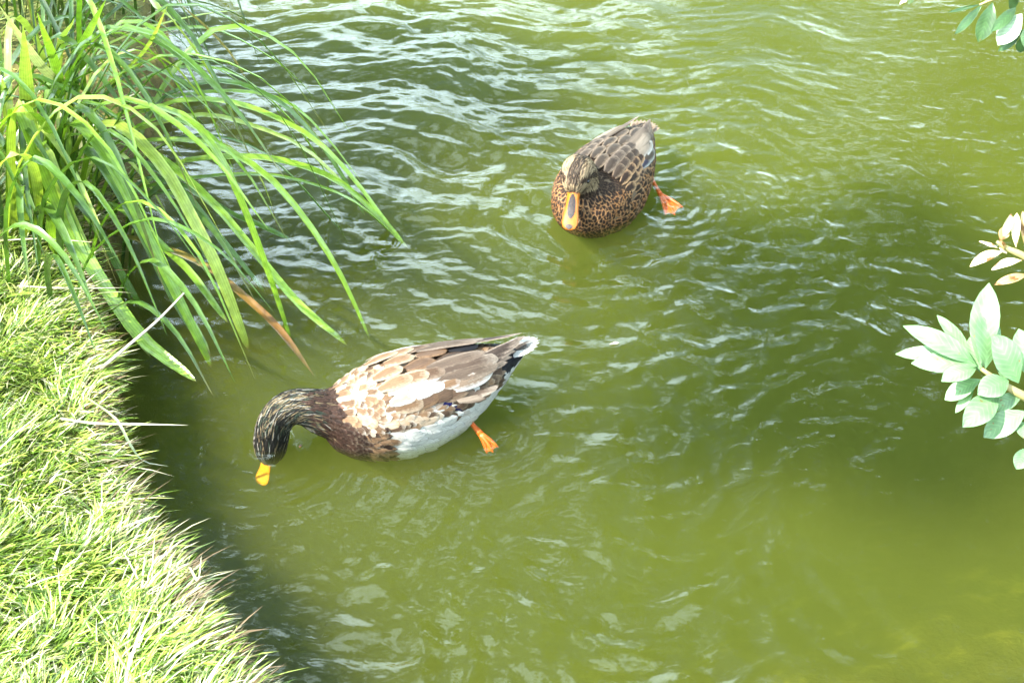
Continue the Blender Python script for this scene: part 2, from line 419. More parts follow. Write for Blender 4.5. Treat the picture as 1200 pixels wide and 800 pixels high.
# close it underneath so that it holds the murk
rim = np.concatenate([idx[0, :], idx[1:, -1], idx[-1, -2::-1], idx[-2:0:-1, 0]])
low = V[rim].copy(); low[:, 2] = -0.75
o0 = len(V); V = np.vstack([V, low]); n = len(rim)
side = np.stack([rim, o0 + np.arange(n), o0 + (np.arange(n) + 1) % n, np.roll(rim, -1)], 1)
c0 = len(V); V = np.vstack([V, [[wxs.mean(), wys.mean(), -0.75]]])
me = np_mesh('water', V, np.vstack([F, side]), M_water)
bm = bmesh.new(); bm.from_mesh(me); bm.verts.ensure_lookup_table()
for i in range(n): bm.faces.new((bm.verts[o0 + i], bm.verts[c0], bm.verts[o0 + (i + 1) % n]))
bmesh.ops.recalc_face_normals(bm, faces=bm.faces); bm.to_mesh(me); bm.free()
me.polygons.foreach_set('use_smooth', [True] * len(me.polygons))
tag(link('water', me), 'murky green pond water with fine ripples', None, None, 'structure')

# ------------------------------------------------------------------ trees round the pond (shade and reflections)
def crown_mesh(name, seed, rx, rz, nclump, nleaf, size, hue):
    g = np.random.default_rng(seed)
    V = []; F = []; C = []
    for c in range(nclump):
        d = g.normal(size=3); d /= np.linalg.norm(d); rr = g.random() ** 0.5
        cen = d * rr * np.array([rx, rx, rz]); cr = g.uniform(0.22, 0.42) * rx
        shade = g.uniform(0.7, 1.25)
        q = g.normal(size=(nleaf, 3)); q /= np.linalg.norm(q, axis=1)[:, None]
        pos = cen + q * (g.random((nleaf, 1)) ** 0.4) * cr * np.array([1, 1, 0.75])
        a = g.normal(size=(nleaf, 3)); a /= np.linalg.norm(a, axis=1)[:, None]
        b = np.cross(a, g.normal(size=(nleaf, 3))); b /= np.linalg.norm(b, axis=1)[:, None]
        s = size * g.uniform(0.7, 1.3, (nleaf, 1))
        base = len(V) * 0
        quad = np.stack([pos - a * s, pos + b * s * 0.42, pos + a * s, pos - b * s * 0.42], 1).reshape(-1, 3)
        V.append(quad); C.append(np.repeat(np.array(hue) * shade * g.uniform(0.8, 1.2, (nleaf, 1)), 4, 0))
    V = np.vstack(V); C = np.vstack(C); F = np.arange(len(V)).reshape(-1, 4)
    me = np_mesh(name, V, F, M_tree_leaf, False); set_attr(me, 'col', C); me.uv_layers.new(name='UVMap')
    return me
def trunk_mesh(seed, h, r, rx):
    g = random.Random(seed); V, F = [], []
    def add(t):
        o = len(V); V.extend(t[0]); F.extend(tuple(i + o for i in f) for f in t[1])
    top = [Vector((g.uniform(-.1, .1) * k, g.uniform(-.1, .1) * k, h * k / 6)) for k in range(7)]
    add(tube(catmull(top, 14), [r * (1 - 0.8 * i / 13) * (1.35 if i == 0 else 1) for i in range(14)], 9))
    for k in range(9):
        z = h * g.uniform(0.4, 0.9); a = g.uniform(0, 6.28); ln = rx * g.uniform(0.6, 0.95)
        s = Vector((0, 0, z)); e = s + Vector((math.cos(a) * ln, math.sin(a) * ln, ln * g.uniform(0.3, 0.7)))
        add(tube(catmull([s, (s + e) / 2 + Vector((0, 0, .12 * ln)), e], 7), [r * 0.38 * (1 - 0.8 * i / 6) for i in range(7)], 6))
    me = bpy.data.meshes.new('trunk'); me.from_pydata([tuple(v) for v in V], [], F); me.materials.append(M_bark)
    me.polygons.foreach_set('use_smooth', [True] * len(me.polygons))
    return me
CR_A = crown_mesh('crown', 11, 2.3, 2.6, 60, 95, 0.10, (0.075, 0.115, 0.022))
CR_B = crown_mesh('crown', 12, 2.0, 3.2, 52, 110, 0.09, (0.15, 0.21, 0.045))
TR_A = trunk_mesh(1, 5.2, 0.17, 2.2); TR_B = trunk_mesh(2, 5.6, 0.15, 1.9)
for (x, y, s, kind, label) in [
        (3.7, 6.6, 1.35, 0, 'broad dark green tree leaning over the right bank of the pond'),
        (5.2, 9.6, 1.5, 1, 'tall pale green tree on the far right bank'),
        (6.6, 3.6, 1.4, 0, 'broad dark green tree behind the overhanging shrub'),
        (-6.2, 8.4, 1.2, 0, 'broad dark green tree behind the sedge clump'),
        (5.0, 13.2, 1.6, 1, 'tall pale green tree beyond the far end of the pond'),
        (-6.5, 14.0, 1.0, 0, 'round dark green tree far behind the sedge')]:
    t = empty('tree', (x, y, float(ground_z(np.array([x]), np.array([y]))[0]) - 0.03), x * 1.7); t.scale = (s, s, s)
    tag(t, label, 'tree', 'trees around the pond')
    link('trunk', TR_A if kind == 0 else TR_B, t)
    c = link('crown', CR_A if kind == 0 else CR_B, t); c.location = (0, 0, 4.4 if kind == 0 else 4.6)
# two unseen trees added on the left bank, crowns placed to shade the pond
def shade_tree(base, crown_ctr, rx, rz, seed, ncl, nl, label):
    b = Vector((base[0], base[1], float(ground_z(np.array([base[0]]), np.array([base[1]]))[0]) - 0.03))
    t = tag(empty('tree', b), label, 'tree', 'trees around the pond')
    V, F = [], []
    def add(q):
        o = len(V); V.extend(q[0]); F.extend(tuple(k + o for k in f) for f in q[1])
    c = crown_ctr - b; g = random.Random(seed)
    pts = catmull([(0, 0, 0), (0.05, -0.05, c.z * 0.35), (c.x * 0.35, c.y * 0.35, c.z * 0.7), (c.x, c.y, c.z + rz * 0.4)], 16)
    add(tube(pts, [0.16 * (1 - 0.9 * k / 15) for k in range(16)], 8))
    for k in range(7):
        s0 = pts[9 + k % 6]; e = c + Vector((g.uniform(-1, 1) * rx, g.uniform(-1, 1) * rx, g.uniform(-.6, .6) * rz))
        add(tube(catmull([s0, (s0 + e) / 2 + Vector((0, 0, .1)), e], 6), [0.022 * (1 - 0.8 * j / 5) for j in range(6)], 5))
    mesh_obj('trunk', V, F, M_bark, t)
    cr = link('crown', crown_mesh('crown', seed, rx, rz, ncl, nl, 0.075, (0.08, 0.125, 0.025)), t); cr.location = c
shade_tree((-13.5, -0.6), P(960, 365) + to_sun * (15.5 / to_sun.z), 0.42, 0.30, 21, 24, 30, 'unseen tall tree, small airy crown placed to shade the water at middle right')
shade_tree((-15.0, 0.9), P(395, 105) + to_sun * (17.0 / to_sun.z), 0.42, 0.34, 22, 24, 38, 'unseen tall tree, narrow crown placed to shade the water beyond the sedge')

# ------------------------------------------------------------------ sedge
def blade_mesh(pts, width, c0, c1, ctip=None, fold=0.25, n=18, twist=0.0, side=None, tip_from=0.9, taper=0.55):
    """a long keeled leaf along pts (world), coloured c0 (base) to c1 (tip)"""
    pts = catmull(pts, n); V = []; C = []; UV = []; F = []
    for i, p in enumerate(pts):
        t = i / (n - 1)
        d = (pts[min(i + 1, n - 1)] - pts[max(i - 1, 0)]).normalized()
        s = side.copy() if side else d.cross(Vector((0, 0, 1)))
        s = s - d * s.dot(d)
        if s.length < 1e-3: s = Vector((1, 0, 0)) - d * d.x
        s.normalize()
        if twist: s = Matrix.Rotation(twist * (0.3 + t), 3, d) @ s
        up = s.cross(d)
        wd = width * 0.5 * min(1.0, 0.75 + t) * (1 - max(0, (t - taper) / (1 - taper)) ** 1.6 * 0.96)
        k = fold * wd
        for sx, h in ((-1, k), (0, -k * 0.6), (1, k)):
            V.append(p + s * (sx * wd) + up * h); UV.append((0.5 + sx * 0.5, t))
            cc = Vector(c0).lerp(Vector(c1), min(1, t * 1.4))
            if ctip is not None:
                f = min(1, max(0, (t - tip_from) / max(1e-3, (1 - tip_from) * 0.45))); cc = cc.lerp(Vector(ctip), f)
            C.append(tuple(cc))
    for i in range(n - 1):
        for k in (0, 1):
            a = i * 3 + k; F.append((a, a + 1, a + 4, a + 3))
    return V, F, C, UV
def add_blade(name, pts, width, c0, c1, parent, origin, mat=None, **k):
    V, F, C, UV = blade_mesh(pts, width, c0, c1, **k)
    o = mesh_obj(name, [v - origin for v in V], F, mat or M_blade, parent)
    me = o.data; set_attr(me, 'col', C)
    u = me.uv_layers.new(name='UVMap')
    li = np.empty(len(me.loops), np.int32); me.loops.foreach_get('vertex_index', li)
    u.data.foreach_set('uv', np.array(UV, np.float32)[li].ravel())
    return o
GREENS = [((0.13, 0.22, 0.016), (0.29, 0.46, 0.045)), ((0.10, 0.19, 0.016), (0.22, 0.38, 0.035)), ((0.20, 0.28, 0.03), (0.42, 0.52, 0.10)), ((0.05, 0.11, 0.014), (0.10, 0.20, 0.026))]
STRAW = ((0.30, 0.24, 0.10), (0.42, 0.33, 0.15)); ORANGE = ((0.16, 0.15, 0.03), (0.20, 0.11, 0.025)); BROWN = (0.20, 0.09, 0.025)
SB = P(72, 285, 0.08); SB.z = 0.06
sedge = tag(empty('sedge_clump', SB), 'big clump of arching green sedge leaves dipping into the pond beside the turf', 'sedge')
def basept(u, v, z=0.07): return P(u, v, z)
# leaves followed in the photograph: base, points along the leaf, whether the tip meets the water
heroes = [
    ((105, 235), [(120, 160), (200, 121), (263, 119), (315, 135), (368, 164), (410, 206), (445, 252), (468, 279)], 0.0, 15, 0, 1),
    ((110, 240), [(130, 170), (200, 142), (245, 136), (298, 149), (357, 175), (410, 224), (454, 264)], 0.0, 16, 2, 1),
    ((130, 255), [(200, 195), (280, 184), (340, 191), (396, 213), (441, 252), (464, 277)], 0.0, 14, 0, 0),
    ((125, 265), [(160, 225), (221, 210), (305, 205), (368, 217), (417, 238), (460, 274)], 0.0, 13, 1, 0),
    ((95, 220), [(120, 135), (200, 114), (280, 107), (340, 122), (382, 161), (410, 196), (424, 214)], 0.04, 9, 1, 0),
    ((100, 190), [(130, 80), (165, 45), (200, 35), (252, 35), (305, 60), (347, 91), (376, 127)], 0.03, 13, 1, 0),
    ((95, 190), [(110, 75), (150, 42), (200, 26), (245, 16), (296, 11)], 0.30, 10, 2, 0),
    ((70, 275), [(90, 170), (135, 146), (187, 192), (220, 247), (253, 313), (284, 392)], -0.015, 19, 2, 1),
    ((90, 265), [(110, 160), (165, 126), (220, 140), (258, 187), (286, 247), (313, 319), (336, 386)], -0.02, 17, 0, 1),
    ((80, 280), [(95, 180), (135, 158), (181, 181), (247, 236), (308, 308), (350, 357), (392, 392)], -0.025, 15, 0, 0),
    ((110, 265), [(140, 180), (181, 165), (247, 170), (308, 203), (357, 258), (396, 319), (426, 382)], -0.02, 16, 0, 1),
    ((60, 285), [(70, 165), (93, 148), (132, 198), (165, 264), (198, 330), (239, 413)], -0.02, 19, 1, 1),
    ((75, 290), [(85, 190), (105, 178), (140, 225), (175, 290), (205, 350), (236, 400)], -0.01, 18, 3, 1),
    ((12, 300), [(14, 150), (22, 126), (49, 192), (82, 269), (126, 341), (168, 398), (214, 434)], -0.012, 20, 0, 0),
    ((30, 305), [(40, 190), (55, 180), (85, 262), (120, 330), (150, 380), (165, 402)], -0.01, 18, 2, 0),
    ((50, 300), [(55, 190), (66, 181), (93, 242), (126, 297), (148, 342)], -0.01, 14, 1, 0),
    ((85, 270), [(110, 190), (140, 181), (176, 220), (209, 277)], 0.02, 13, 2, 0),
    ((95, 280), [(125, 240), (165, 262), (190, 288), (222, 318), (255, 362)], -0.01, 11, 1, 0),
    ((60, 300), [(66, 250), (80, 232), (110, 260), (135, 310), (158, 348)], -0.01, 15, 3, 0),
    ((40, 310), [(46, 250), (54, 240), (66, 300), (80, 350), (90, 380)], 0.0, 14, 0, 0),
    ((120, 255), [(170, 210), (225, 222), (270, 250), (300, 262), (330, 276)], -0.01, 10, 3, 1),
    ((130, 240), [(190, 170), (250, 160), (300, 175), (340, 205), (372, 240), (392, 262)], -0.01, 11, 3, 0),
    ((130, 230), [(180, 125), (250, 95), (310, 110), (350, 140), (390, 190), (420, 240)], 0.0, 11, 3, 0),
    ((115, 220), [(150, 110), (210, 80), (270, 85), (320, 120), (360, 165), (385, 210)], 0.0, 11, 1, 0),
    ((100, 250), [(125, 200), (165, 190), (215, 225), (255, 275), (300, 330)], -0.01, 13, 3, 1),
]
SIDE_HINT = Vector((0.25, 0.9, 0.1))
for (bu, bv), pts, tz, wmm, gi, brown in heroes:
    a = basept(bu, bv); b = P(pts[-1][0], pts[-1][1], tz)
    line = [a] + [Pplane(u, v, a, b) for u, v in pts[:-1]] + [b]
    if tz <= 0 : line.append(b + (b - line[-2]).normalized() * 0.03)
    c0, c1 = GREENS[gi]
    add_blade('leaf', line, wmm / 1000 * 1.2, c0, c1, sedge, SB, taper=0.72 if tz <= 0 else 0.5, ctip=(BROWN if brown else (0.22, 0.22, 0.04)), tip_from=0.93, twist=random.uniform(-.25, .5))
# leaf dying back to orange, its end under water
a = basept(120, 270); b = P(368, 440, -0.055)
line = [a] + [Pplane(u, v, a, b) for u, v in [(187, 289), (242, 313), (297, 357), (330, 390)]] + [b]
o = add_blade('leaf', line, 0.015, *ORANGE, sedge, SB, ctip=(0.20, 0.095, 0.02), tip_from=0.4, taper=0.8); o['label'] = 'dying orange leaf half under water'
a = basept(125, 240); b = P(327, 276, -0.02)
line = [a] + [Pplane(u, v, a, b) for u, v in [(180, 175), (250, 165), (295, 195), (315, 232)]] + [b]
add_blade('leaf', line, 0.009, *GREENS[2], sedge, SB, ctip=(0.14, 0.035, 0.02), tip_from=0.82)
# upright, mostly pale leaves on the turf side; some run out of the picture
for (bu, bv), pts, tz, wmm, pal in [
        ((80, 240), [(80, 93), (99, 49), (124, 0)], 0.66, 14, GREENS[0]), ((60, 250), [(35, 137), (27, 30)], 0.58, 21, GREENS[2]),
        ((85, 250), [(71, 104), (44, 16)], 0.60, 15, GREENS[0]), ((75, 240), [(69, 71), (87, 22)], 0.58, 11, GREENS[2]),
        ((110, 245), [(85, 125), (45, 75), (0, 8)], 0.62, 16, ((0.34, 0.33, 0.14), (0.5, 0.5, 0.3))),
        ((20, 300), [(14, 180), (22, 122), (40, 150), (58, 260)], 0.10, 14, GREENS[2]),
        ((25, 290), [(10, 140), (2, 90)], 0.46, 13, GREENS[2]), ((95, 240), [(120, 120), (170, 60), (196, 8)], 0.64, 9, GREENS[2]),
        ((90, 250), [(60, 160), (20, 130), (-20, 180)], 0.2, 14, GREENS[0]), ((50, 290), [(40, 200), (8, 185), (-30, 250)], 0.15, 13, GREENS[2])]:
    a = basept(bu, bv); zs = [tz * (k + 1) / len(pts) for k in range(len(pts))]
    if tz < 0.25: zs = [0.32, 0.42, 0.36, 0.2, tz][:len(pts) - 1] + [tz]
    line = [a] + [P(u, v, z) for (u, v), z in zip(pts, zs)]
    add_blade('leaf', line, wmm / 1000 * 1.25, *pal, sedge, SB, twist=random.uniform(-.3, .3))
# leaves coming in over the top from the rear of the clump
for pts, wmm, pal in [([(150, -60), (177, 0), (200, 21), (231, 63), (256, 101), (276, 137)], 12, GREENS[2]), ([(185, -40), (207, 0), (242, 33), (270, 63), (290, 96)], 9, STRAW)]:
    zs = [0.42, 0.44, 0.42, 0.34, 0.25, 0.14][-len(pts):]
    a = P(60, 120, 0.06)
    add_blade('leaf', [a, a + Vector((0.03, -.02, 0.34))] + [P(u, v, z) for (u, v), z in zip(pts, zs)], wmm / 1000, *pal, sedge, SB)
# the many leaves behind and between them
def fill(parent, origin, n, cx, cy, rad, az0, azs, lmin, lmax, pals, wmin=8, wmax=15, seed=3):
    g = random.Random(seed)
    for i in range(n):
        a = g.uniform(0, 6.28); r = rad * math.sqrt(g.random())
        bx, by = cx + r * math.cos(a), cy + r * math.sin(a) * 1.3
        bz = max(-0.05, float(ground_z(np.array([bx]), np.array([by]))[0]) - 0.01)
        az = az0 + g.gauss(0, azs); ln = g.uniform(lmin, lmax)
        reach = ln * g.uniform(0.35, 0.8); h = ln * g.uniform(0.42, 0.62)
        d = Vector((math.cos(az), math.sin(az), 0)); p0 = Vector((bx, by, bz))
        sag = max(g.uniform(0.0, 0.5) * h, 0.02 - bz)
        line = [p0, p0 + d * reach * 0.18 + Vector((0, 0, h * 0.62)), p0 + d * reach * 0.52 + Vector((0, 0, h)), p0 + d * reach * 0.84 + Vector((0, 0, h * 0.8)), p0 + d * reach * 1.08 + Vector((0, 0, sag))]
        c0, c1 = g.choice(pals)
        add_blade('leaf', line, g.uniform(wmin, wmax) / 1000, c0, c1, parent, origin, twist=g.uniform(-.5, .5), n=13, ctip=(0.24, 0.2, 0.06) if g.random() < .3 else None)
FILLG = [GREENS[3], GREENS[1], ((0.03, 0.07, 0.01), (0.07, 0.14, 0.02)), ((0.04, 0.09, 0.012), (0.10, 0.19, 0.025))]  # darker greens, painting the shade of the gaps into the inner leaves
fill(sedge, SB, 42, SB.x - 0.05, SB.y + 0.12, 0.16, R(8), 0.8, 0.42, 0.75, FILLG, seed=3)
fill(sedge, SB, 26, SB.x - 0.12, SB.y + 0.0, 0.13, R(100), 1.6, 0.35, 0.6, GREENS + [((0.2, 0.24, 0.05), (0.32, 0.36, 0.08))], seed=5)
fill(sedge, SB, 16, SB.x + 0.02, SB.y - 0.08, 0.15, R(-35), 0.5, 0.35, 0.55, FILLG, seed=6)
SB2 = P(110, 60, 0.06)
sedge2 = tag(empty('sedge_clump', SB2), 'thin-leaved sedge clump, shade painted into its green, behind the big arching clump', 'sedge')
SHADE_GREENS = [((0.03, 0.06, 0.012), (0.06, 0.11, 0.02)), ((0.04, 0.075, 0.014), (0.08, 0.14, 0.025)), GREENS[3]]  # deep greens: the shade behind the front clump put into the leaf colour
fill(sedge2, SB2, 75, SB2.x - 0.12, SB2.y + 0.05, 0.27, R(-15), 0.9, 0.45, 0.85, SHADE_GREENS, 7, 13, seed=8)

# ------------------------------------------------------------------ turf
def make_grass():
    g = np.random.default_rng(21)
    def pts(n, box, dens):
        q = np.stack([g.uniform(box[0], box[1], n), g.uniform(box[2], box[3], n)], 1)
        s = pond_sd(q[:, 0], q[:, 1]); return q[s > dens], s[s > dens]
    q1, s1 = pts(165000, (-1.25, -0.05, 0.75, 2.35), -0.012)
    keep = (q1[:, 0] > -1.15) & (s1 < 0.62); q1, s1 = q1[keep], s1[keep]
    q2, s2 = pts(26000, (-2.2, 1.9, -0.5, 3.6), 0.0); k2 = (s2 < 0.7) & ~((q2[:, 0] > -1.15) & (q2[:, 0] < -0.05) & (q2[:, 1] > 0.75) & (q2[:, 1] < 2.35)); q2, s2 = q2[k2], s2[k2]
    q = np.vstack([q1, q2]); s = np.concatenate([s1, s2]); n = len(q); big = np.concatenate([np.zeros(len(q1)), np.ones(len(q2))])
    z = ground_z(q[:, 0], q[:, 1], s)
    # tufts: every blade follows the lean of its tuft
    nt_ = 1500; tc_ = np.stack([g.uniform(-2.2, 1.9, nt_), g.uniform(-0.5, 3.6, nt_)], 1)
    tc_[:900] = np.stack([g.uniform(-1.2, -0.05, 900), g.uniform(0.75, 2.3, 900)], 1)
    ta = g.normal(R(-20), 1.5, nt_); tl = g.uniform(0.7, 1.35, nt_); th = g.uniform(0, 1, nt_)
    near = np.empty(n, int)
    for i in range(0, n, 4000):
        d = ((q[i:i + 4000, None, :] - tc_[None]) ** 2).sum(2); near[i:i + 4000] = d.argmin(1)
    az = ta[near] + g.normal(0, 0.75, n)
    eps = 0.01; gxn = (pond_sd(q[:, 0] + eps, q[:, 1]) - s) / eps; gyn = (pond_sd(q[:, 0], q[:, 1] + eps) - s) / eps
    out_az = np.arctan2(-gyn, -gxn)
    wgt = np.clip(1 - s / 0.09, 0, 1) * 0.8
    dx = np.cos(az) * (1 - wgt) + np.cos(out_az + g.normal(0, 0.5, n)) * wgt
    dy = np.sin(az) * (1 - wgt) + np.sin(out_az + g.normal(0, 0.5, n)) * wgt
    m = np.hypot(dx, dy) + 1e-6; dx /= m; dy /= m
    ln = g.gamma(7, 0.0035, n) * tl[near] * (1 + 0.35 * big) + 0.012
    ln *= 1 + 0.55 * np.clip(1 - s / 0.06, 0, 1) * g.random(n) ** 2
    lng = (g.random(n) < 0.012) & (s > 0.05); ln[lng] *= 2.0
    lean = np.clip(g.normal(0.72, 0.2, n) + 0.15 * wgt, 0.15, 1.15)
    wd = g.uniform(0.0007, 0.0016, n) * (1 + 1.0 * big); wd[lng] *= 1.3; wd[g.random(n) < 0.06] *= 2.0
    a = np.stack([q[:, 0], q[:, 1], z - 0.006], 1)
    sx = np.stack([-dy, dx, np.zeros(n)], 1)
    roll = g.normal(0, 0.6, n); sx = sx * np.cos(roll)[:, None]; sx[:, 2] += np.sin(roll) * 0.7
    vs_ = []; wf = (1.0, 0.95, 0.7)
    droop = g.uniform(0.15, 0.9, n) + 0.6 * wgt
    for j, t in enumerate((0.0, 0.4, 0.75, 1.0)):
        hor = ln * (np.sin(lean) * t + 0.25 * t * t); ver = ln * (np.cos(lean) * 0.95 * t - 0.35 * droop * t * t)
        c = a + np.stack([dx * hor, dy * hor, np.maximum(ver, -0.05) + 0.004 * t], 1)
        if j < 3: vs_ += [c - sx * (wd * wf[j])[:, None], c + sx * (wd * wf[j])[:, None]]
        else: vs_ += [c]
    V = np.stack(vs_, 1).reshape(-1, 3); b = (np.arange(n) * 7)[:, None]
    tri = np.concatenate([b + np.array([[0, 1, 3]]), b + np.array([[0, 3, 2]]), b + np.array([[2, 3, 5]]), b + np.array([[2, 5, 4]]), b + np.array([[4, 5, 6]])], 0)
    c = np.empty((n, 3)); u = g.random(n); hue = th[near]
    gr = np.array([0.17, 0.28, 0.03]); ye = np.array([0.32, 0.40, 0.07]); st = np.array([0.50, 0.48, 0.30]); dk = np.array([0.07, 0.13, 0.02])
    c[:] = gr
    c = np.where((u < 0.3)[:, None], ye, c); c = np.where((u > 0.80)[:, None], st, c); c = np.where(((u > 0.62) & (u <= 0.80))[:, None], dk, c)
    edge_straw = (s < 0.05) & (g.random(n) < 0.22); c[edge_straw] = st * 0.85
    c[(s < 0.022) & (g.random(n) < 0.3)] = np.array([0.13, 0.09, 0.045])
    c *= (0.75 + 0.5 * hue)[:, None] * g.uniform(0.8, 1.2, (n, 1))
    me = np_mesh('turf_grass', V, tri, M_grass, True)
    set_attr(me, 'col', np.repeat(c, 7, 0)); me.uv_layers.new(name='UVMap')
    return me
tag(link('turf_grass', make_grass()), 'short sunlit turf of fine green and straw blades on the pond bank', 'grass', None, 'stuff')

# single dry blades and a twig that reach out over the water
def straw(name, pts, zs, wmm, label, cat, c=((0.42, 0.38, 0.22), (0.6, 0.56, 0.4)), grp=None):
    line = [P(u, v, z) for (u, v), z in zip(pts, zs)]; org = line[0]
    e = tag(empty(name, org), label, cat, grp)
    add_blade('blade', line, wmm / 1000, c[0], c[1], e, org, M_grass, n=12)
    return e
straw('dry_grass_blade', [(70, 490), (110, 496), (160, 497), (220, 498)], [0.13, 0.13, 0.125, 0.115], 5, 'pale straw blade lying flat out over the water from the turf edge', 'grass blade')
straw('dry_grass_blade', [(100, 465), (135, 490), (152, 520), (168, 540), (197, 546)], [0.13, 0.15, 0.12, 0.09, 0.07], 4, 'thin grey-green blade drooping and curling over the dark water', 'grass blade', ((0.2, 0.26, 0.1), (0.4, 0.42, 0.3)))
straw('dry_grass_blade', [(20, 335), (80, 338), (146, 337)], [0.16, 0.17, 0.16], 4, 'straight straw blade crossing in front of the broad lowest sedge leaf', 'grass blade')
straw('dry_grass_blade', [(0, 282), (50, 280), (112, 284)], [0.18, 0.19, 0.19], 4, 'straw blade at the foot of the upright sedge leaves', 'grass blade')
straw('dry_grass_blade', [(215, 672), (222, 665), (232, 680), (236, 650)], [0.10, 0.12, 0.13, 0.16], 3, 'short upright straw blade on the bare turf rim', 'grass blade')
tw = [P(118, 432, 0.12), P(150, 405, 0.15), P(185, 375, 0.18), P(216, 343, 0.21)]
e = tag(empty('twig', tw[0]), 'thin dry grey twig poking up from the turf across the sedge', 'twig')
V, F = tube(catmull([p - tw[0] for p in tw], 12), [0.0028 - 0.0015 * k / 11 for k in range(12)], 7)
mesh_obj('stick', V, F, M_twig, e)

# ------------------------------------------------------------------ ducks
def feather_material(name, sheen=0.0, rough=0.55):
    m, t, N, L, out = new_mat(name)
    ca = N('ShaderNodeAttribute', attribute_name='ca'); cb = N('ShaderNodeAttribute', attribute_name='cb')
    uv = N('ShaderNodeUVMap'); sep = N('ShaderNodeSeparateXYZ'); L(uv.outputs[0], sep.inputs[0])
    sx = math_node(N, L, 'ABSOLUTE', math_node(N, L, 'SUBTRACT', sep.outputs[0], 0.5))
    sx = math_node(N, L, 'MULTIPLY', sx, 2.0)
    tt = math_node(N, L, 'POWER', sep.outputs[1], 2.2)
    tcn = N('ShaderNodeTexCoord')
    nz = N('ShaderNodeTexNoise'); nz.inputs['Scale'].default_value = 220; nz.inputs['Detail'].default_value = 4
    L(tcn.outputs['Object'], nz.inputs['Vector'])
    rr = math_node(N, L, 'MAXIMUM', sx, tt)
    rr = math_node(N, L, 'ADD', rr, math_node(N, L, 'MULTIPLY', math_node(N, L, 'SUBTRACT', nz.outputs['Fac'], 0.5), 0.5))
    mk = ramp(N, [(0.42, 0.0), (0.92, 1.0)]); L(rr, mk.inputs[0])
    mx = N('ShaderNodeMixRGB'); L(mk.outputs[0], mx.inputs[0]); L(ca.outputs[0], mx.inputs[1]); L(cb.outputs[0], mx.inputs[2])
    # barbs: fine slanting lines, and the shaft
    ph = math_node(N, L, 'ADD', math_node(N, L, 'MULTIPLY', sep.outputs[1], 150.0), math_node(N, L, 'MULTIPLY', sx, -38.0))
    sn = math_node(N, L, 'SINE', ph)
    br = ramp(N, [(0.0, 0.84), (1.0, 1.08)]); L(math_node(N, L, 'MULTIPLY', math_node(N, L, 'ADD', sn, 1.0), 0.5), br.inputs[0])
    m2 = N('ShaderNodeMixRGB', blend_type='MULTIPLY'); m2.inputs[0].default_value = 1.0
    L(mx.outputs[0], m2.inputs[1]); L(br.outputs[0], m2.inputs[2])
    cx_ = N('ShaderNodeCombineXYZ'); L(math_node(N, L, 'MULTIPLY', sep.outputs[0], 26.0), cx_.inputs[0]); L(math_node(N, L, 'MULTIPLY', sep.outputs[1], 3.0), cx_.inputs[1])
    L(math_node(N, L, 'MULTIPLY', nz.outputs['Fac'], 1.5), cx_.inputs[2])
    hz = N('ShaderNodeTexNoise'); hz.inputs['Scale'].default_value = 1.0; hz.inputs['Detail'].default_value = 3; L(cx_.outputs[0], hz.inputs['Vector'])
    hr = ramp(N, [(0.3, 0.66), (0.7, 1.22)]); L(hz.outputs['Fac'], hr.inputs[0])
    m3 = N('ShaderNodeMixRGB', blend_type='MULTIPLY'); m3.inputs[0].default_value = 1.0; L(m2.outputs[0], m3.inputs[1]); L(hr.outputs[0], m3.inputs[2]); m2 = m3
    p = N('ShaderNodeBsdfPrincipled'); p.inputs['Roughness'].default_value = rough; p.inputs['Specular IOR Level'].default_value = 0.15
    L(m2.outputs[0], p.inputs['Base Color'])
    b = N('ShaderNodeBump'); b.inputs['Strength'].default_value = 0.35; b.inputs['Distance'].default_value = 0.0006
    L(sn, b.inputs['Height']); L(b.outputs[0], p.inputs['Normal'])
    tr = N('ShaderNodeBsdfTranslucent'); L(m2.outputs[0], tr.inputs[0])
    ms = N('ShaderNodeMixShader'); ms.inputs[0].default_value = 0.12
    L(p.outputs[0], ms.inputs[1]); L(tr.outputs[0], ms.inputs[2])
    fr_ = math_node(N, L, 'MAXIMUM', math_node(N, L, 'POWER', sx, 2.0), math_node(N, L, 'POWER', sep.outputs[1], 4.0))
    fr_ = math_node(N, L, 'ADD', fr_, math_node(N, L, 'MULTIPLY', math_node(N, L, 'SUBTRACT', hz.outputs['Fac'], 0.5), 1.5))
    fm = ramp(N, [(0.80, 0.0), (1.0, 0.9)]); L(fr_, fm.inputs[0])
    tp = N('ShaderNodeBsdfTransparent'); mf = N('ShaderNodeMixShader'); L(fm.outputs[0], mf.inputs[0]); L(ms.outputs[0], mf.inputs[1]); L(tp.outputs[0], mf.inputs[2])
    L(mf.outputs[0], out.inputs[0])
    return m
M_feather = feather_material('feather')
def skin_material():
    m, t, N, L, out = new_mat('duck_down')
    at = N('ShaderNodeAttribute', attribute_name='col')
    p = N('ShaderNodeBsdfPrincipled'); p.inputs['Roughness'].default_value = 0.8; L(at.outputs[0], p.inputs['Base Color'])
    L(p.outputs[0], out.inputs[0]); return m
M_down = skin_material()
M_bill_orange = simple_mat('bill_orange', (0.26, 0.068, 0.005), (0.40, 0.125, 0.010), 40, 0.32, 0.1, 0.001)
M_bill_yellow = simple_mat('bill_yellow', (0.50, 0.17, 0.006), (0.60, 0.24, 0.01), 40, 0.35, 0.1, 0.001)
M_bill_dark = simple_mat('bill_dark', (0.012, 0.011, 0.012), (0.06, 0.04, 0.028), 260, 0.35, 0.1, 0.001)
M_leg = simple_mat('leg_orange', (0.45, 0.06, 0.004), (0.58, 0.10, 0.006), 90, 0.45, 0.6, 0.001)
M_eye = simple_mat('eye', (0.006, 0.005, 0.004), (0.012, 0.01, 0.008), 30, 0.06, 0.0, 0.001)

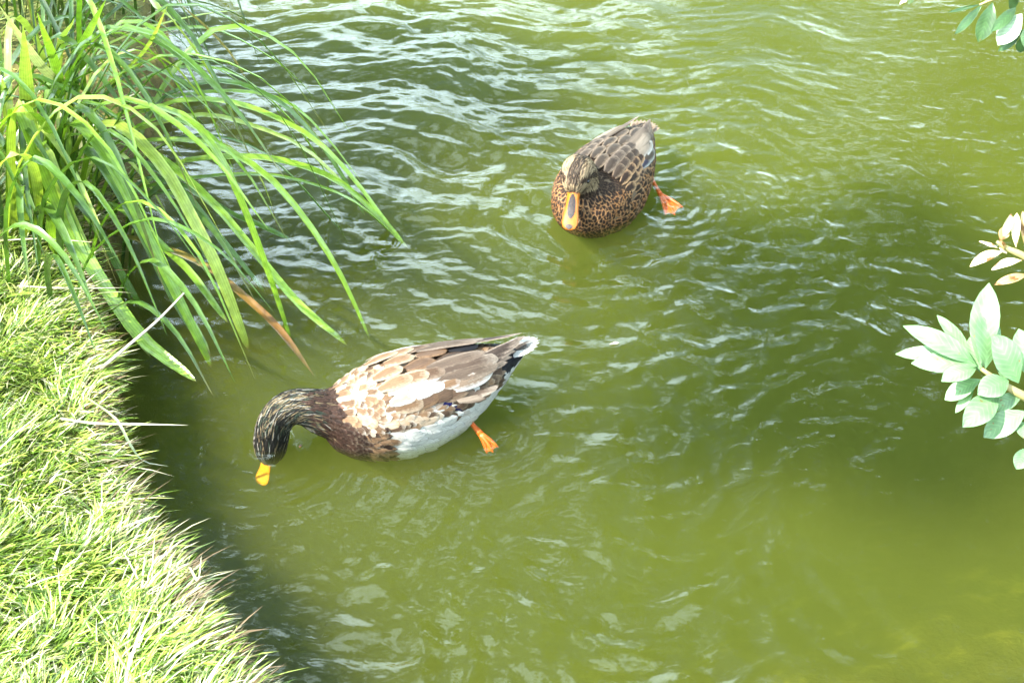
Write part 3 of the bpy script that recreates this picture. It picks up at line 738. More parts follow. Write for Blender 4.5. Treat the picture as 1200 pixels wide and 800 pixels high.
def loft(stations, seg=28):
    """stations: (x, y, zc, half width, top, bottom)"""
    V, F = [], []
    for (x, y, zc, wd, ht, hb) in stations:
        for k in range(seg):
            th = 2 * math.pi * k / seg; c, s = math.cos(th), math.sin(th)
            V.append(Vector((x, y + wd * math.copysign(abs(c) ** 0.9, c), zc + (ht if s > 0 else hb) * math.copysign(abs(s) ** 0.9, s))))
    n = len(stations)
    for i in range(n - 1):
        for k in range(seg):
            k2 = (k + 1) % seg; F.append((i * seg + k, i * seg + k2, (i + 1) * seg + k2, (i + 1) * seg + k))
    F.append(tuple(range(seg - 1, -1, -1))); F.append(tuple((n - 1) * seg + k for k in range(seg)))
    return V, F
def remeshed(parts, voxel, smooth):
    V, F = [], []
    for v, f in parts:
        o = len(V); V += v; F += [tuple(i + o for i in q) for q in f]
    me = bpy.data.meshes.new('tmp'); me.from_pydata([tuple(v) for v in V], [], F)
    bm = bmesh.new(); bm.from_mesh(me); bmesh.ops.recalc_face_normals(bm, faces=bm.faces); bm.to_mesh(me); bm.free()
    o = bpy.data.objects.new('tmp', me); col.objects.link(o)
    r = o.modifiers.new('r', 'REMESH'); r.mode = 'VOXEL'; r.voxel_size = voxel; r.use_smooth_shade = True
    s = o.modifiers.new('s', 'SMOOTH'); s.iterations = smooth; s.factor = 0.6
    dg = bpy.context.evaluated_depsgraph_get()
    out = bpy.data.meshes.new_from_object(o.evaluated_get(dg), depsgraph=dg)
    bpy.data.objects.remove(o); bpy.data.meshes.remove(me)
    return out
def feather_shape(t, point=0.0):
    # half width along the feather, 0 root .. 1 tip
    a = min(1.0, 0.45 + 1.6 * t)
    b = math.sqrt(max(0.0, 1 - max(0, (t - 0.55) / 0.45) ** 2))
    return a * (b * (1 - point) + (1 - t) ** 0.8 * point * 1.25)
class Feathers:
    def __init__(s): s.V, s.F, s.A, s.B, s.UV = [], [], [], [], []
    def grid(s, P_, ca, cb, rows, cols):
        o = len(s.V)
        for i in range(rows):
            for j in range(cols):
                s.V.append(P_[i][j]); s.A.append(ca); s.B.append(cb); s.UV.append((j / (cols - 1), i / (rows - 1)))
        for i in range(rows - 1):
            for j in range(cols - 1):
                a = o + i * cols + j; s.F.append((a, a + 1, a + cols + 1, a + cols))
    def build(s, name, parent):
        ob = mesh_obj(name, s.V, s.F, M_feather, parent); me = ob.data
        set_attr(me, 'ca', s.A); set_attr(me, 'cb', s.B)
        u = me.uv_layers.new(name='UVMap'); li = np.empty(len(me.loops), np.int32); me.loops.foreach_get('vertex_index', li)
        u.data.foreach_set('uv', np.array(s.UV, np.float32)[li].ravel())
        return ob

def make_duck(name, label, loc, heading, scale, body_st, neck_pts, neck_r, colour_fn, down_fn, bill, wing, tail, seed, feet, eyes):
    g = random.Random(seed)
    root = tag(empty(name, loc, heading), label, 'duck', 'ducks on the pond'); root.scale = (scale,) * 3
    npts = catmull(neck_pts, 26); nr = [np.interp(k / 25 * (len(neck_r) - 1), range(len(neck_r)), neck_r) for k in range(26)]
    me = remeshed([loft(body_st), tube(npts, [float(x) for x in nr], 20)], 0.0042, 6)
    me.name = 'body'; me.materials.clear(); me.materials.append(M_down)
    body = link('body', me, root)
    vco = [v.co.copy() for v in me.vertices]
    set_attr(me, 'col', [down_fn(p) for p in vco])
    bvh = BVHTree.FromPolygons(vco, [tuple(p.vertices) for p in me.polygons])
    # flow line: tail -> breast -> neck -> head
    spine = [Vector((s[0], s[1], s[2])) for s in body_st[:-2]] + npts[3:]
    stan = [(spine[min(i + 1, len(spine) - 1)] - spine[max(i - 1, 0)]).normalized() for i in range(len(spine))]
    neck0 = len(body_st) - 2
    def flow(p, n):
        k = min(range(len(spine)), key=lambda i: (spine[i] - p).length_squared)
        d = -stan[k]; d = d - n * d.dot(n)
        if d.length < 1e-3: d = Vector((-1, 0, 0)) - n * -n.x
        return d.normalized(), k
    # scattered contour feathers, evenly spaced
    areas = [p.area for p in me.polygons]; polys = me.polygons
    cum = np.cumsum(areas); tot = cum[-1]
    cells = {}; sites = []
    gr = np.random.default_rng(seed)
    for r in gr.random(16000) * tot:
        pl = polys[int(np.searchsorted(cum, r))]; p = pl.center.copy(); n = pl.normal.copy()
        if p.z < -0.028: continue
        d, k = flow(p, n)
        info = colour_fn(p, n, k >= neck0, (k - neck0) / max(1, len(spine) - neck0), g)
        if info is None: continue
        ln, wd, lift, ca, cb, sp = info
        key = (int(p.x / 0.012), int(p.y / 0.012), int(p.z / 0.012)); ok = True
        for a in (-1, 0, 1):
            for b in (-1, 0, 1):
                for c in (-1, 0, 1):
                    for q in cells.get((key[0] + a, key[1] + b, key[2] + c), ()):
                        if (q - p).length < sp: ok = False
        if not ok: continue
        cells.setdefault(key, []).append(p); sites.append((p, n, d, ln, wd, lift, ca, cb))
    fs = Feathers()
    sites.sort(key=lambda q: q[0].x)
    for (p, n, d, ln, wd, lift, ca, cb) in sites:
        d = (Matrix.Rotation(g.gauss(0, 0.16), 3, n) @ d); s = n.cross(d); rows = []
        for i in range(5):
            t = i / 4; c = p + d * (ln * t); row = []
            hw = wd * feather_shape(t)
            for j in (-1, 0, 1):
                q = c + s * (hw * j)
                co, no, _, dist = bvh.find_nearest(q)
                row.append(co + no * (0.0008 + lift * t + (0.0012 if j == 0 else 0.0)))
            rows.append(row)
        fs.grid(rows, ca, cb, 5, 3)
    pl = fs.build('plumage', root); pl['kind'] = 'stuff'
    # the big feathers, one by one
    def top(x, y, dflt):
        h = bvh.ray_cast(Vector((x, y, 0.4)), Vector((0, 0, -1)))
        return (h[0].z, h[1]) if h[0] is not None else (dflt, Vector((0, 0, 1)))
    def big(kind, r0, r1, wd, h0, h1, ca, cb, point=0.0, roll=0.0, bow=0.0):
        """feather from r0=(x,y) to r1 lying on the body; h0/h1 lift above it"""
        f = Feathers(); rows = []; R_, C_ = 9, 5
        a = Vector((r0[0], r0[1], 0)); b = Vector((r1[0], r1[1], 0)); d = (b - a).normalized(); s = Vector((-d.y, d.x, 0))
        lastz = None
        for i in range(R_):
            t = i / (R_ - 1); c = a.lerp(b, t) + s * (bow * math.sin(math.pi * t)); hw = wd * 0.5 * feather_shape(t, point); row = []
            zc, nn = top(c.x, c.y, None)
            if zc is None: zc = lastz - 0.002 if lastz is not None else 0.05
            lastz = zc
            sl = s.copy(); sl.z = -(nn.dot(s)) / max(0.35, nn.z); sl = sl.normalized() if sl.length > 0 else s
            for j in range(C_):
                q = (j / (C_ - 1) - 0.5) * 2
                pt = Vector((c.x, c.y, zc)) + sl * (hw * q)
                pt.z += h0 + (h1 - h0) * t + (1 - q * q) * hw * 0.22 + roll * q * hw
                row.append(pt)
            rows.append(row)
        f.grid(rows, ca, cb, R_, C_)
        return f.build(kind, root)
    wing(big, g)
    # tail fan
    for k, (ang, ln, wd, z0, z1, ca, cb) in enumerate(tail):
        f = Feathers(); rows = []
        for i in range(7):
            t = i / 6; c = Vector((-0.135 - math.cos(ang) * ln * t, math.sin(ang) * ln * t, z0 + (z1 - z0) * t + 0.004 * math.sin(3 * t)))
            hw = wd * 0.5 * feather_shape(t, 0.5); s = Vector((math.sin(ang), math.cos(ang), -0.25 * math.sin(ang)))
            rows.append([c + s * (hw * q) + Vector((0, 0, 0.002 * (1 - q * q))) for q in (-1, 0, 1)])
        f.grid(rows, ca, cb, 7, 3); f.build('tail_feather', root)
    # bill
    b0, b1, bw, bmat, dark = bill
    ax = (b1 - b0).normalized(); sd_ = ax.cross(Vector((0, 0, 1))).normalized() if abs(ax.z) < 0.98 else Vector((0, 1, 0)); upv = sd_.cross(ax)
    st = [(0.0, 0.82, 0.62), (0.12, 0.80, 0.60), (0.3, 0.74, 0.42), (0.5, 0.80, 0.28), (0.7, 0.95, 0.2), (0.86, 0.98, 0.16), (0.95, 0.78, 0.12), (1.0, 0.35, 0.06)]
    V, F = [], []; seg = 14; ln = (b1 - b0).length
    for (t, ww, hh) in st:
        c = b0 + ax * (ln * t) + upv * (0.004 * (1 - t) ** 2 - 0.0015 * math.sin(t * 3.1) + 0.002 * t * t)
        for k in range(seg):
            th = 2 * math.pi * k / seg
            V.append(c + sd_ * (math.cos(th) * bw * ww) + upv * (math.sin(th) * bw * hh * (1.0 if math.sin(th) > 0 else 0.7)))
    for i in range(len(st) - 1):
        for k in range(seg):
            k2 = (k + 1) % seg; F.append((i * seg + k, i * seg + k2, (i + 1) * seg + k2, (i + 1) * seg + k))
    F.append(tuple(range(seg - 1, -1, -1))); F.append(tuple((len(st) - 1) * seg + k for k in range(seg)))
    bo = mesh_obj('bill', V, F, bmat, root)
    def patch(nm, t0, t1, w0, mat, lift=0.0007):
        V, F = [], []; n = 8
        for i in range(n):
            t = t0 + (t1 - t0) * i / (n - 1); u = i / (n - 1)
            hh = float(np.interp(t, [q[0] for q in st], [q[2] for q in st])); ww = float(np.interp(t, [q[0] for q in st], [q[1] for q in st]))
            c = b0 + ax * (ln * t) + upv * (0.004 * (1 - t) ** 2 - 0.0015 * math.sin(t * 3.1) + 0.002 * t * t)
            e = w0 * math.sin(math.pi * min(1, max(0.02, u * 0.96 + 0.02))) ** 0.5
            for j in range(7):
                th = math.pi / 2 + (j / 6 - 0.5) * 2 * e
                V.append(c + sd_ * (math.cos(th) * bw * ww * 1.0) + upv * (math.sin(th) * bw * hh) + upv * lift)
        for i in range(n - 1):
            for j in range(6):
                a = i * 7 + j; F.append((a, a + 1, a + 8, a + 7))
        mesh_obj(nm, V, F, mat, bo)
    if dark:
        patch('bill_saddle', 0.20, 0.74, 0.62, M_bill_dark)

        patch('bill_nail', 0.87, 0.985, 0.55, M_bill_dark)
    # eyes
    for (c, r) in eyes:
        bm = bmesh.new(); bmesh.ops.create_uvsphere(bm, u_segments=12, v_segments=8, radius=r); 
        e = bpy.data.meshes.new('eye'); bm.to_mesh(e); bm.free(); e.materials.append(M_eye)
        e.polygons.foreach_set('use_smooth', [True] * len(e.polygons)); eo = link('eye', e, root)
        co, no, _, _ = bvh.find_nearest(c); eo.location = co + no * (0.001)
    # legs with webbed feet, given in world space
    Mi = (Matrix.Translation(loc) @ Matrix.Rotation(heading, 4, 'Z') @ Matrix.Scale(scale, 4)).inverted()
    for (hip, ankle, toes) in feet:
        h, a = Mi @ hip, Mi @ ankle
        V, F = tube(catmull([h, h.lerp(a, 0.5), a], 8), [0.0062, 0.0058, 0.0052, 0.0046, 0.0042, 0.0042, 0.0048, 0.0058], 8)
        lg = mesh_obj('leg', V, F, M_leg, root)
        tv = [Mi @ q for q in toes]; V, F = [], []
        for q in tv:
            o = len(V); v, f = tube(catmull([a, a.lerp(q, 0.5) + Vector((0, 0, 0.002)), q], 6), [0.0046, 0.0042, 0.0036, 0.0032, 0.0026, 0.0014], 6)
            V += v; F += [tuple(i + o for i in w_) for w_ in f]
        for k in range(len(tv) - 1):
            q0, q1 = tv[k], tv[k + 1]; o = len(V); n = 5
            for i in range(n):
                t = i / (n - 1); l0, l1 = a.lerp(q0, t * 0.94), a.lerp(q1, t * 0.94); mid = l0.lerp(l1, 0.5).lerp(a, 0.06 * t)
                V += [l0, mid, l1]
            for i in range(n - 1):
                for j in (0, 1):
                    b = o + i * 3 + j; F.append((b, b + 1, b + 4, b + 3))
        mesh_obj('foot', V, F, M_leg, lg)
    return root

BODY = [(-0.185, 0, .066, .012, .006, .007), (-0.165, 0, .060, .026, .013, .016), (-0.14, 0, .052, .042, .026, .030), (-0.105, 0, .040, .060, .044, .052), (-0.06, 0, .028, .077, .063, .072),
        (-0.01, 0, .020, .087, .077, .084), (0.04, 0, .018, .088, .080, .084), (0.08, 0, .019, .080, .073, .076), (0.115, 0, .021, .064, .057, .062), (0.14, 0, .023, .043, .038, .044), (0.152, 0, .024, .018, .016, .02)]
def lerp3(a, b, t): return tuple(a[i] + (b[i] - a[i]) * t for i in range(3))
def jit(c, g, s=0.15):
    k = 1 + g.uniform(-s, s); return tuple(max(0.002, x * k) for x in c)
WHITE = (0.44, 0.43, 0.40); TAN = (0.14, 0.083, 0.046); CREAM = (0.31, 0.24, 0.17); CHEST = (0.026, 0.013, 0.009); BLACK = (0.008, 0.008, 0.010); BRN = (0.066, 0.040, 0.025)
# --- the dabbling duck: pale mottled back, chestnut breast, streaked dark head
def col_pale(p, n, neck, k, g):
    x, y, z = p
    if neck and x > 0.135:
        u = min(1, max(0, (x - 0.15) / 0.09))
        if g.random() > u * 1.3 and x < 0.185:
            return (0.016, 0.0045, 0.0016, jit(CHEST, g, .4), jit((0.062, 0.036, 0.024), g, .5), 0.0042)
        pick = g.random()
        c = (0.012, 0.012, 0.010) if pick < .5 else ((0.13, 0.10, 0.055) if pick < .72 else ((0.03, 0.045, 0.03) if pick < .88 else (0.2, 0.19, 0.16)))
        if z < 0.02 and g.random() < 0.6: c = (0.014, 0.013, 0.011)
        return (0.027, 0.0012, 0.0010, jit(c, g, .3), jit(c, g, .3), 0.0019)
    if x > 0.085 - 0.25 * max(0, 0.05 - z) and (z < 0.046 or x > 0.140):
        f = g.random(); c = CHEST if x > 0.108 or f < .25 else TAN
        return (0.018, 0.0058, 0.0016, jit(c, g, .4), jit(lerp3(c, CREAM, 0.3), g, .3), 0.0052)
    if x < -0.118:
        if z < 0.045 or abs(y) > 0.05: return (0.026, 0.009, 0.002, jit(WHITE, g, .06), jit(WHITE, g, .06), 0.008)
        return (0.026, 0.009, 0.0018, jit(BLACK, g, .3), jit(BLACK, g, .3), 0.008)
    if z < 0.032 and x < 0.075:
        c = WHITE if (z < 0.026 or g.random() < .45) else lerp3(WHITE, TAN, g.uniform(.1, .6))
        return (0.030, 0.010, 0.0022, jit(c, g, .06), jit(WHITE, g, .06), 0.009)
    if x > 0.0:
        f = g.random(); c = TAN if f < .45 else (CREAM if f < .82 else BRN)
        return (0.026, 0.0095, 0.002, jit(c, g, .25), jit(lerp3(WHITE, CREAM, g.uniform(.5, 1.3)), g, .1), 0.0082)
    c = BRN if g.random() < .7 else TAN
    return (0.030, 0.0105, 0.002, jit(c, g, .25), jit((0.2, 0.15, 0.105), g, .2), 0.010)
def down_pale(p):
    if p.x > 0.15: return (0.03, 0.026, 0.02)
    if p.x > 0.10: return (0.09, 0.04, 0.024)
    if p.x < -0.13 and p.z > 0.05: return BLACK
    return (0.4, 0.37, 0.32) if p.z < 0.04 else (0.16, 0.11, 0.07)
def wing_pale(big, g):
    GB = (0.078, 0.056, 0.041); PALE = (0.25, 0.21, 0.17); DK = (0.032, 0.023, 0.018)
    for s in (1, -1):
        # flank feathers hanging over the side
        for k in range(5):
            x = 0.045 - 0.026 * k; c = lerp3(WHITE, TAN, [.75, .95, .8, .6, .3][k])
            big('feather', (x + 0.012, s * (0.074 - 0.002 * k)), (x - 0.035, s * (0.080 - 0.006 * k)), 0.026, 0.003, 0.005, jit(c, g, .1), jit(WHITE, g, .05))
        # blue wing patch and the closed secondaries under the tertials
        for k in range(2):
            x = -0.030 - 0.012 * k
            o = big('speculum_feather', (x + 0.02, s * 0.071), (x - 0.03, s * (0.070 - 0.003 * k)), 0.018, 0.005, 0.006, (0.006, 0.007, 0.055), (0.008, 0.008, 0.04))
        # primaries crossing over the rump
        for k in range(5):
            big('feather', (-0.065 - 0.004 * k, s * (0.044 - 0.004 * k)), (-0.150 - 0.011 * k, s * (0.032 - 0.007 * k)), 0.017, 0.004, 0.014 + 0.0035 * k, jit(DK, g, .2), jit((0.24, 0.19, 0.15), g, .2), 0.45, 0.1 * s)
        # long tertials
        for k, (x0, y0, x1, y1, wd, c, e) in enumerate([
                (-0.030, .066, -0.125, .052, .026, GB, PALE), (-0.025, .056, -0.120, .043, .028, (0.17, 0.12, 0.085), WHITE), (-0.02, .047, -0.135, .034, .030, GB, (0.2, 0.155, 0.118)),
                (-0.02, .036, -0.142, .024, .028, (0.075, 0.052, 0.038), PALE), (-0.015, .024, -0.12, .014, .026, GB, (0.17, 0.13, 0.1))]):
            big('feather', (x0, s * y0), (x1, s * y1), wd, 0.006 + .001 * k, 0.012 + 0.001 * k, jit(c, g, .12), jit(e, g, .1), 0.12, 0.05 * s, -s * 0.003)
        # the oval greyish feather that sticks out over the flank
        big('feather', (-0.045, s * 0.074), (-0.098, s * 0.064), 0.024, 0.009, 0.012, (0.19, 0.15, 0.115), (0.10, 0.075, 0.055), 0.0)
        # wing coverts, two rows
        for k in range(4):
            x = 0.045 - 0.026 * k
            big('feather', (x + 0.008, s * (0.064 + 0.002 * (k % 2))), (x - 0.040, s * (0.066 - 0.003 * k)), 0.028, 0.006, 0.009, jit([TAN, BRN, (0.065, 0.04, 0.025), BRN][k], g, .2), jit([CREAM, TAN, BRN, (0.17, 0.12, 0.08)][k], g, .15))
        for k in range(4):
            x = 0.05 - 0.026 * k; c = [CREAM, WHITE, WHITE, TAN][k]
            for dy in (-.007, .007):
                big('feather', (x + 0.010 + g.uniform(-.006, .006), s * (0.050 + dy)), (x - 0.036 + g.uniform(-.008, .006), s * (0.051 + dy * 1.2 - 0.003 * k)), g.uniform(.018, .023), 0.008 + dy * .1, 0.011, jit(lerp3(c, TAN, g.uniform(0, .35)), g, .1), jit(lerp3(c, WHITE, .6), g, .05))
        # scapulars
        for k in range(5):
            x = 0.055 - 0.027 * k; c = [TAN, TAN, BRN, GB, GB][k]
            big('feather', (x + 0.012, s * 0.033), (x - 0.045, s * 0.034), 0.026, 0.007, 0.012, jit(c, g, .2), jit([CREAM, CREAM, (0.18, 0.135, 0.1), PALE, (0.16, 0.12, 0.09)][k], g, .1), 0.08)
    for k in range(6):
        x = 0.06 - 0.027 * k; big('feather', (x + 0.01, 0.012 * (-1) ** k), (x - 0.042, 0.010 * (-1) ** k), 0.026, 0.008, 0.011, jit([TAN, TAN, BRN, BRN, DK, BLACK][k], g, .2), jit([CREAM, CREAM, TAN, TAN, BRN, BLACK][k], g, .1))
tail_pale = [(R(a), 0.058 + 0.026 * math.cos(R(a * 4)), 0.020, 0.056, 0.074 - abs(a) * 0.0002, jit(WHITE, random, .06) if abs(a) > 11 or a < -3 else (0.05, 0.04, 0.032), jit(WHITE, random, .03)) for a in (-21, -16, -11, -6, -2, 2, 6, 11, 16, 21)]
hip1 = P(541, 483, -0.004); ank1 = P(563, 508, -0.020)
feet1 = [(hip1, ank1, [P(571, 531, -0.045), P(578, 530, -0.040), P(584, 524, -0.036)])]
make_duck('duck', 'duck with pale mottled back and white tail dipping its bill under water', D1, H1, 1.0, [(a, b, c * .95, d * .91, e * .94, f) for a, b, c, d, e, f in BODY],
          [(.07, 0, .030), (.12, 0, .036), (.150, -.002, .046), (.178, -.006, .064), (.203, -.012, .064), (.223, -.018, .040), (.232, -.021, .008), (.237, -.020, -.018), (.242, -.017, -.038)],
          [.052, .045, .034, .0265, .0245, .0248, .0255, .024, .014], col_pale, down_pale,
          (Vector((.240, -.018, -.026)), Vector((.262, -0.004, -.066)), 0.0135, M_bill_yellow, False), wing_pale, tail_pale, 31, feet1,
          [(Vector((.248, .015, -.008)), 0.0045), (Vector((.238, -.05, -.008)), 0.0045)])

# --- the brown hen swimming to the viewer
DKB = (0.022, 0.013, 0.009); BUFF = (0.42, 0.26, 0.14); ORB = (0.46, 0.21, 0.075)
HC = Vector((.118, .0, .104))
def col_hen(p, n, neck, k, g):
    x, y, z = p
    if neck and z > 0.07:
        yl = y - 0.006 * (x - 0.1) / 0.04
        if z < 0.088 or x < 0.108: return (0.013, 0.004, 0.0012, jit(DKB, g, .3), jit((0.10, 0.062, 0.036), g, .25), 0.0045)
        if abs(yl) < 0.0105 and n.z > 0.1: c = (0.018, 0.016, 0.014) if g.random() < .8 else (0.08, 0.065, 0.05)
        elif abs(yl) > 0.013 and 0.113 < z < 0.122 and x > 0.112: c = (0.014, 0.010, 0.008)
        else: c = (0.27, 0.205, 0.125) if g.random() < .78 else (0.08, 0.055, 0.033)
        return (0.010, 0.0014, 0.0007, jit(c, g, .25), jit(lerp3(c, BUFF, .3), g, .25), 0.0023)
    if x > 0.09 or (neck and z > 0.05):
        return (0.017, 0.0058, 0.0016, jit(DKB, g, .3), jit(lerp3(ORB, BUFF, g.random() * .6), g, .25), 0.0056)
    if z < 0.055:
        return (0.028, 0.0088, 0.0022, jit(DKB, g, .3), jit(lerp3(BUFF, ORB, g.random()), g, .2), 0.0088)
    return (0.026, 0.0088, 0.002, jit(lerp3(DKB, (0.08, 0.05, 0.03), g.random()), g, .3), jit(lerp3(BUFF, (0.22, 0.15, 0.095), g.random()), g, .2), 0.0085)
def down_hen(p): return (0.11, 0.075, 0.045)
def wing_hen(big, g):
    GB = (0.075, 0.054, 0.039); LG = (0.19, 0.155, 0.12); ED = (0.06, 0.045, 0.033)
    for s in (1, -1):
        for k in range(6):
            x = 0.06 - 0.026 * k
            big('feather', (x + 0.012, s * (0.074 - 0.003 * k)), (x - 0.034, s * (0.081 - 0.007 * k)), 0.023, 0.003, 0.006, jit(DKB, g, .2), jit(BUFF, g, .1))
        for k in range(4):
            big('feather', (-0.065 - 0.004 * k, s * (0.044 - 0.004 * k)), (-0.150 - 0.009 * k, s * (0.034 - 0.007 * k)), 0.017, 0.004, 0.013 + 0.0035 * k, jit((0.07, 0.055, 0.045), g, .2), jit((0.2, 0.16, 0.12), g, .2), 0.4, 0.1 * s)
        big('speculum_feather', (-0.02, s * 0.071), (-0.085, s * 0.064), 0.020, 0.006, 0.009, (0.03, 0.028, 0.05), WHITE)
        for k, (x0, y0, x1, y1, wd, c, e) in enumerate([
                (-0.03, .066, -0.110, .056, .026, GB, WHITE), (-0.025, .055, -0.118, .044, .029, LG, WHITE), (-0.02, .044, -0.135, .031, .032, LG, ED), (-0.02, .032, -0.145, .018, .028, (0.11, 0.085, 0.063), ED)]):
            big('feather', (x0, s * y0), (x1, s * y1), wd, 0.006 + .001 * k, 0.012 + 0.001 * k, jit(c, g, .12), jit(e, g, .1), 0.1, 0.05 * s, -s * 0.003)
        for k in range(5):
            x = 0.055 - 0.026 * k
            big('feather', (x + 0.01, s * 0.064), (x - 0.032, s * (0.066 - 0.004 * k)), 0.022, 0.006, 0.009, jit(DKB, g, .2), jit(BUFF, g, .15))
        for k in range(5):
            x = 0.06 - 0.026 * k
            big('feather', (x + 0.01, s * 0.050), (x - 0.036, s * (0.050 - 0.003 * k)), 0.023, 0.008, 0.010, jit((0.04, 0.027, 0.019), g, .3), jit((0.15, 0.105, 0.068), g, .15))
        for k in range(6):
            x = 0.06 - 0.027 * k
            big('feather', (x + 0.012, s * 0.033), (x - 0.044, s * 0.031), 0.026, 0.008, 0.012, jit((0.038, 0.028, 0.021), g, .3), jit((0.17, 0.13, 0.096), g, .2), 0.05)
    for k in range(7):
        x = 0.065 - 0.027 * k; big('feather', (x + 0.01, 0.011 * (-1) ** k), (x - 0.042, 0.010 * (-1) ** k), 0.025, 0.008, 0.011, jit((0.034, 0.025, 0.018), g, .3), jit((0.17, 0.128, 0.09), g, .2))
tail_hen = [(R(a), 0.055 + 0.012 * math.cos(R(a * 2)), 0.022, 0.056, 0.070, jit((0.08, 0.055, 0.038), random, .3), jit((0.28, 0.22, 0.155), random, .1)) for a in (-32, -23, -15, -8, 0, 8, 15, 23, 32)]
hip2 = P(762, 208, -0.012); ank2 = P(774, 228, -0.018)
feet2 = [(hip2, ank2, [P(780, 252, -0.034), P(791, 252, -0.026), P(800, 243, -0.024)])]
make_duck('duck', 'brown speckled duck with orange bill swimming towards the turf', D2, H2, 0.95, BODY,
          [(.05, 0, .030), (.088, 0, .050), (.108, 0, .082), (.118, 0, .108), (.134, .002, .122), (.153, .006, .112), (.166, .010, .094)],
          [.056, .046, .034, .0315, .0315, .026, .015], col_hen, down_hen,
          (Vector((.155, .007, .102)), Vector((.203, .021, .030)), 0.0165, M_bill_orange, True), wing_hen, tail_hen, 47, feet2,
          [(Vector((.150, .036, .116)), 0.0042), (Vector((.148, -.030, .116)), 0.0042)])

# ------------------------------------------------------------------ overhanging shrub on the right
def leaf_geo(base, tip, wd, nrm, c0, c1, curl=0.15, fold=0.22, n=9, bite=None):
    d = tip - base; ln = d.length; d.normalize(); s = d.cross(nrm).normalized(); up = s.cross(d)
    V, F, C, UV = [], [], [], []
    for i in range(n):
        t = i / (n - 1); p = base.lerp(tip, t) + up * (curl * ln * math.sin(math.pi * t) * 0.6)
        prof = max(0.03, math.sin(math.pi * min(1, t ** 1.15)) ** 0.75 if 0 < t < 1 else 0.03)
        hw = wd * 0.5 * prof
        for j in range(5):
            q = (j - 2) / 2
            V.append(p + s * (hw * q) + up * (fold * hw * abs(q) - 0.05 * hw * q * q + 0.0006 * math.sin(9 * t + 5 * q)))
            C.append(tuple(Vector(c0).lerp(Vector(c1), t * .6 + (0.35 if abs(q) > .9 else 0)) * (1.25 if j == 2 else 1)))
            UV.append((j / 4, t))
    for i in range(n - 1):
        for j in range(4):
            if bite and (i, j) in bite: continue
            a = i * 5 + j; F.append((a, a + 1, a + 6, a + 5))
    return V, F, C, UV
def add_leaf(parent, origin, *a, mat=None, **k):
    V, F, C, UV = leaf_geo(*a, **k)
    o = mesh_obj('leaf', [v - origin for v in V], F, mat or M_leaf, parent); me = o.data; set_attr(me, 'col', C)
    u = me.uv_layers.new(name='UVMap'); li = np.empty(len(me.loops), np.int32); me.loops.foreach_get('vertex_index', li)
    u.data.foreach_set('uv', np.array(UV, np.float32)[li].ravel()); return o
SX, SY = 1.48, 1.62
SH = Vector((SX, SY, float(ground_z(np.array([SX]), np.array([SY]))[0]) - 0.02))
shrub = tag(empty('shrub', SH), 'overhanging shrub whose sprays of pale green oval leaves hang over the water', 'shrub')
def branch(pts, r0, r1, label=None, mat=None):
    V, F = tube(catmull([p - SH for p in pts], 16), [r0 + (r1 - r0) * k / 15 for k in range(16)], 8)
    b = mesh_obj('branch', V, F, mat or M_green_twig, shrub)
    if label: b['label'] = label
    return b
tk = [SH, SH + Vector((-.03, .02, .25)), SH + Vector((-.08, -.02, .5)), SH + Vector((-.10, .03, .8)), SH + Vector((-.02, .08, 1.15))]
V, F = tube(catmull([p - SH for p in tk], 14), [0.035 - 0.024 * k / 13 for k in range(14)], 10); mesh_obj('trunk', V, F, M_bark, shrub)
LG0, LG1 = (0.095, 0.19, 0.075), (0.16, 0.27, 0.14)
UPN = Vector((-0.15, -0.45, 0.88))
def zpx(zx, zy): return 1000 + zx / 2.425, 230 + zy / 2.425
T0 = 1.50
b1 = branch([tk[2], PD(1290, 490, 1.55), PD(1235, 480, T0 + .02), PD(1200, 464, T0), PD(1176, 450, T0), PD(1150, 432, T0)], 0.009, 0.0022)
g = random.Random(4)
for (bx, by, tx, ty, wpx, dz, tilt) in [
        (360, 480, 386, 246, 78, .0, 0), (375, 490, 375, 312, 76, -.02, .3), (350, 478, 142, 368, 58, .01, 0), (335, 462, 120, 448, 46, .03, 0), (352, 482, 165, 474, 62, -.01, -.3), (348, 490, 250, 525, 56, -.02, .2),
        (362, 520, 260, 578, 56, .0, 0), (440, 522, 352, 562, 68, -.03, 0), (412, 560, 310, 655, 72, -.02, .2), (490, 610, 370, 684, 70, -.02, 0), (480, 562, 394, 606, 44, .01, 0),
        (470, 530, 398, 392, 84, .0, .2), (492, 505, 470, 376, 70, .01, 0), (490, 715, 462, 775, 46, -.02, 0), (335, 462, 238, 338, 46, .03, .2), (345, 545, 290, 615, 26, .02, 0),
        (500, 520, 560, 420, 70, 0, 0), (510, 580, 590, 640, 72, 0, 0), (520, 540, 610, 520, 66, .01, 0), (480, 640, 486, 690, 40, 0, 0), (360, 500, 330, 400, 50, .025, 0), (430, 530, 425, 440, 52, .02, .3)]:
    a, b = zpx(bx, by), zpx(tx, ty); base = PD(a[0], a[1], T0 + dz * .3)
    tip = PD(b[0], b[1], T0 + dz + g.uniform(-.02, .02)); wd = wpx / 2.425 * T0 / FPX * 1.05
    nrm = (UPN + Vector((g.uniform(-.25, .25) + tilt * .5, g.uniform(-.2, .2), 0))).normalized()
    k = g.uniform(.8, 1.2)
    add_leaf(b1, SH, base, tip, wd, nrm, tuple(c * k for c in LG0), tuple(c * k for c in LG1), curl=g.uniform(.02, .2), fold=g.uniform(.1, .3))
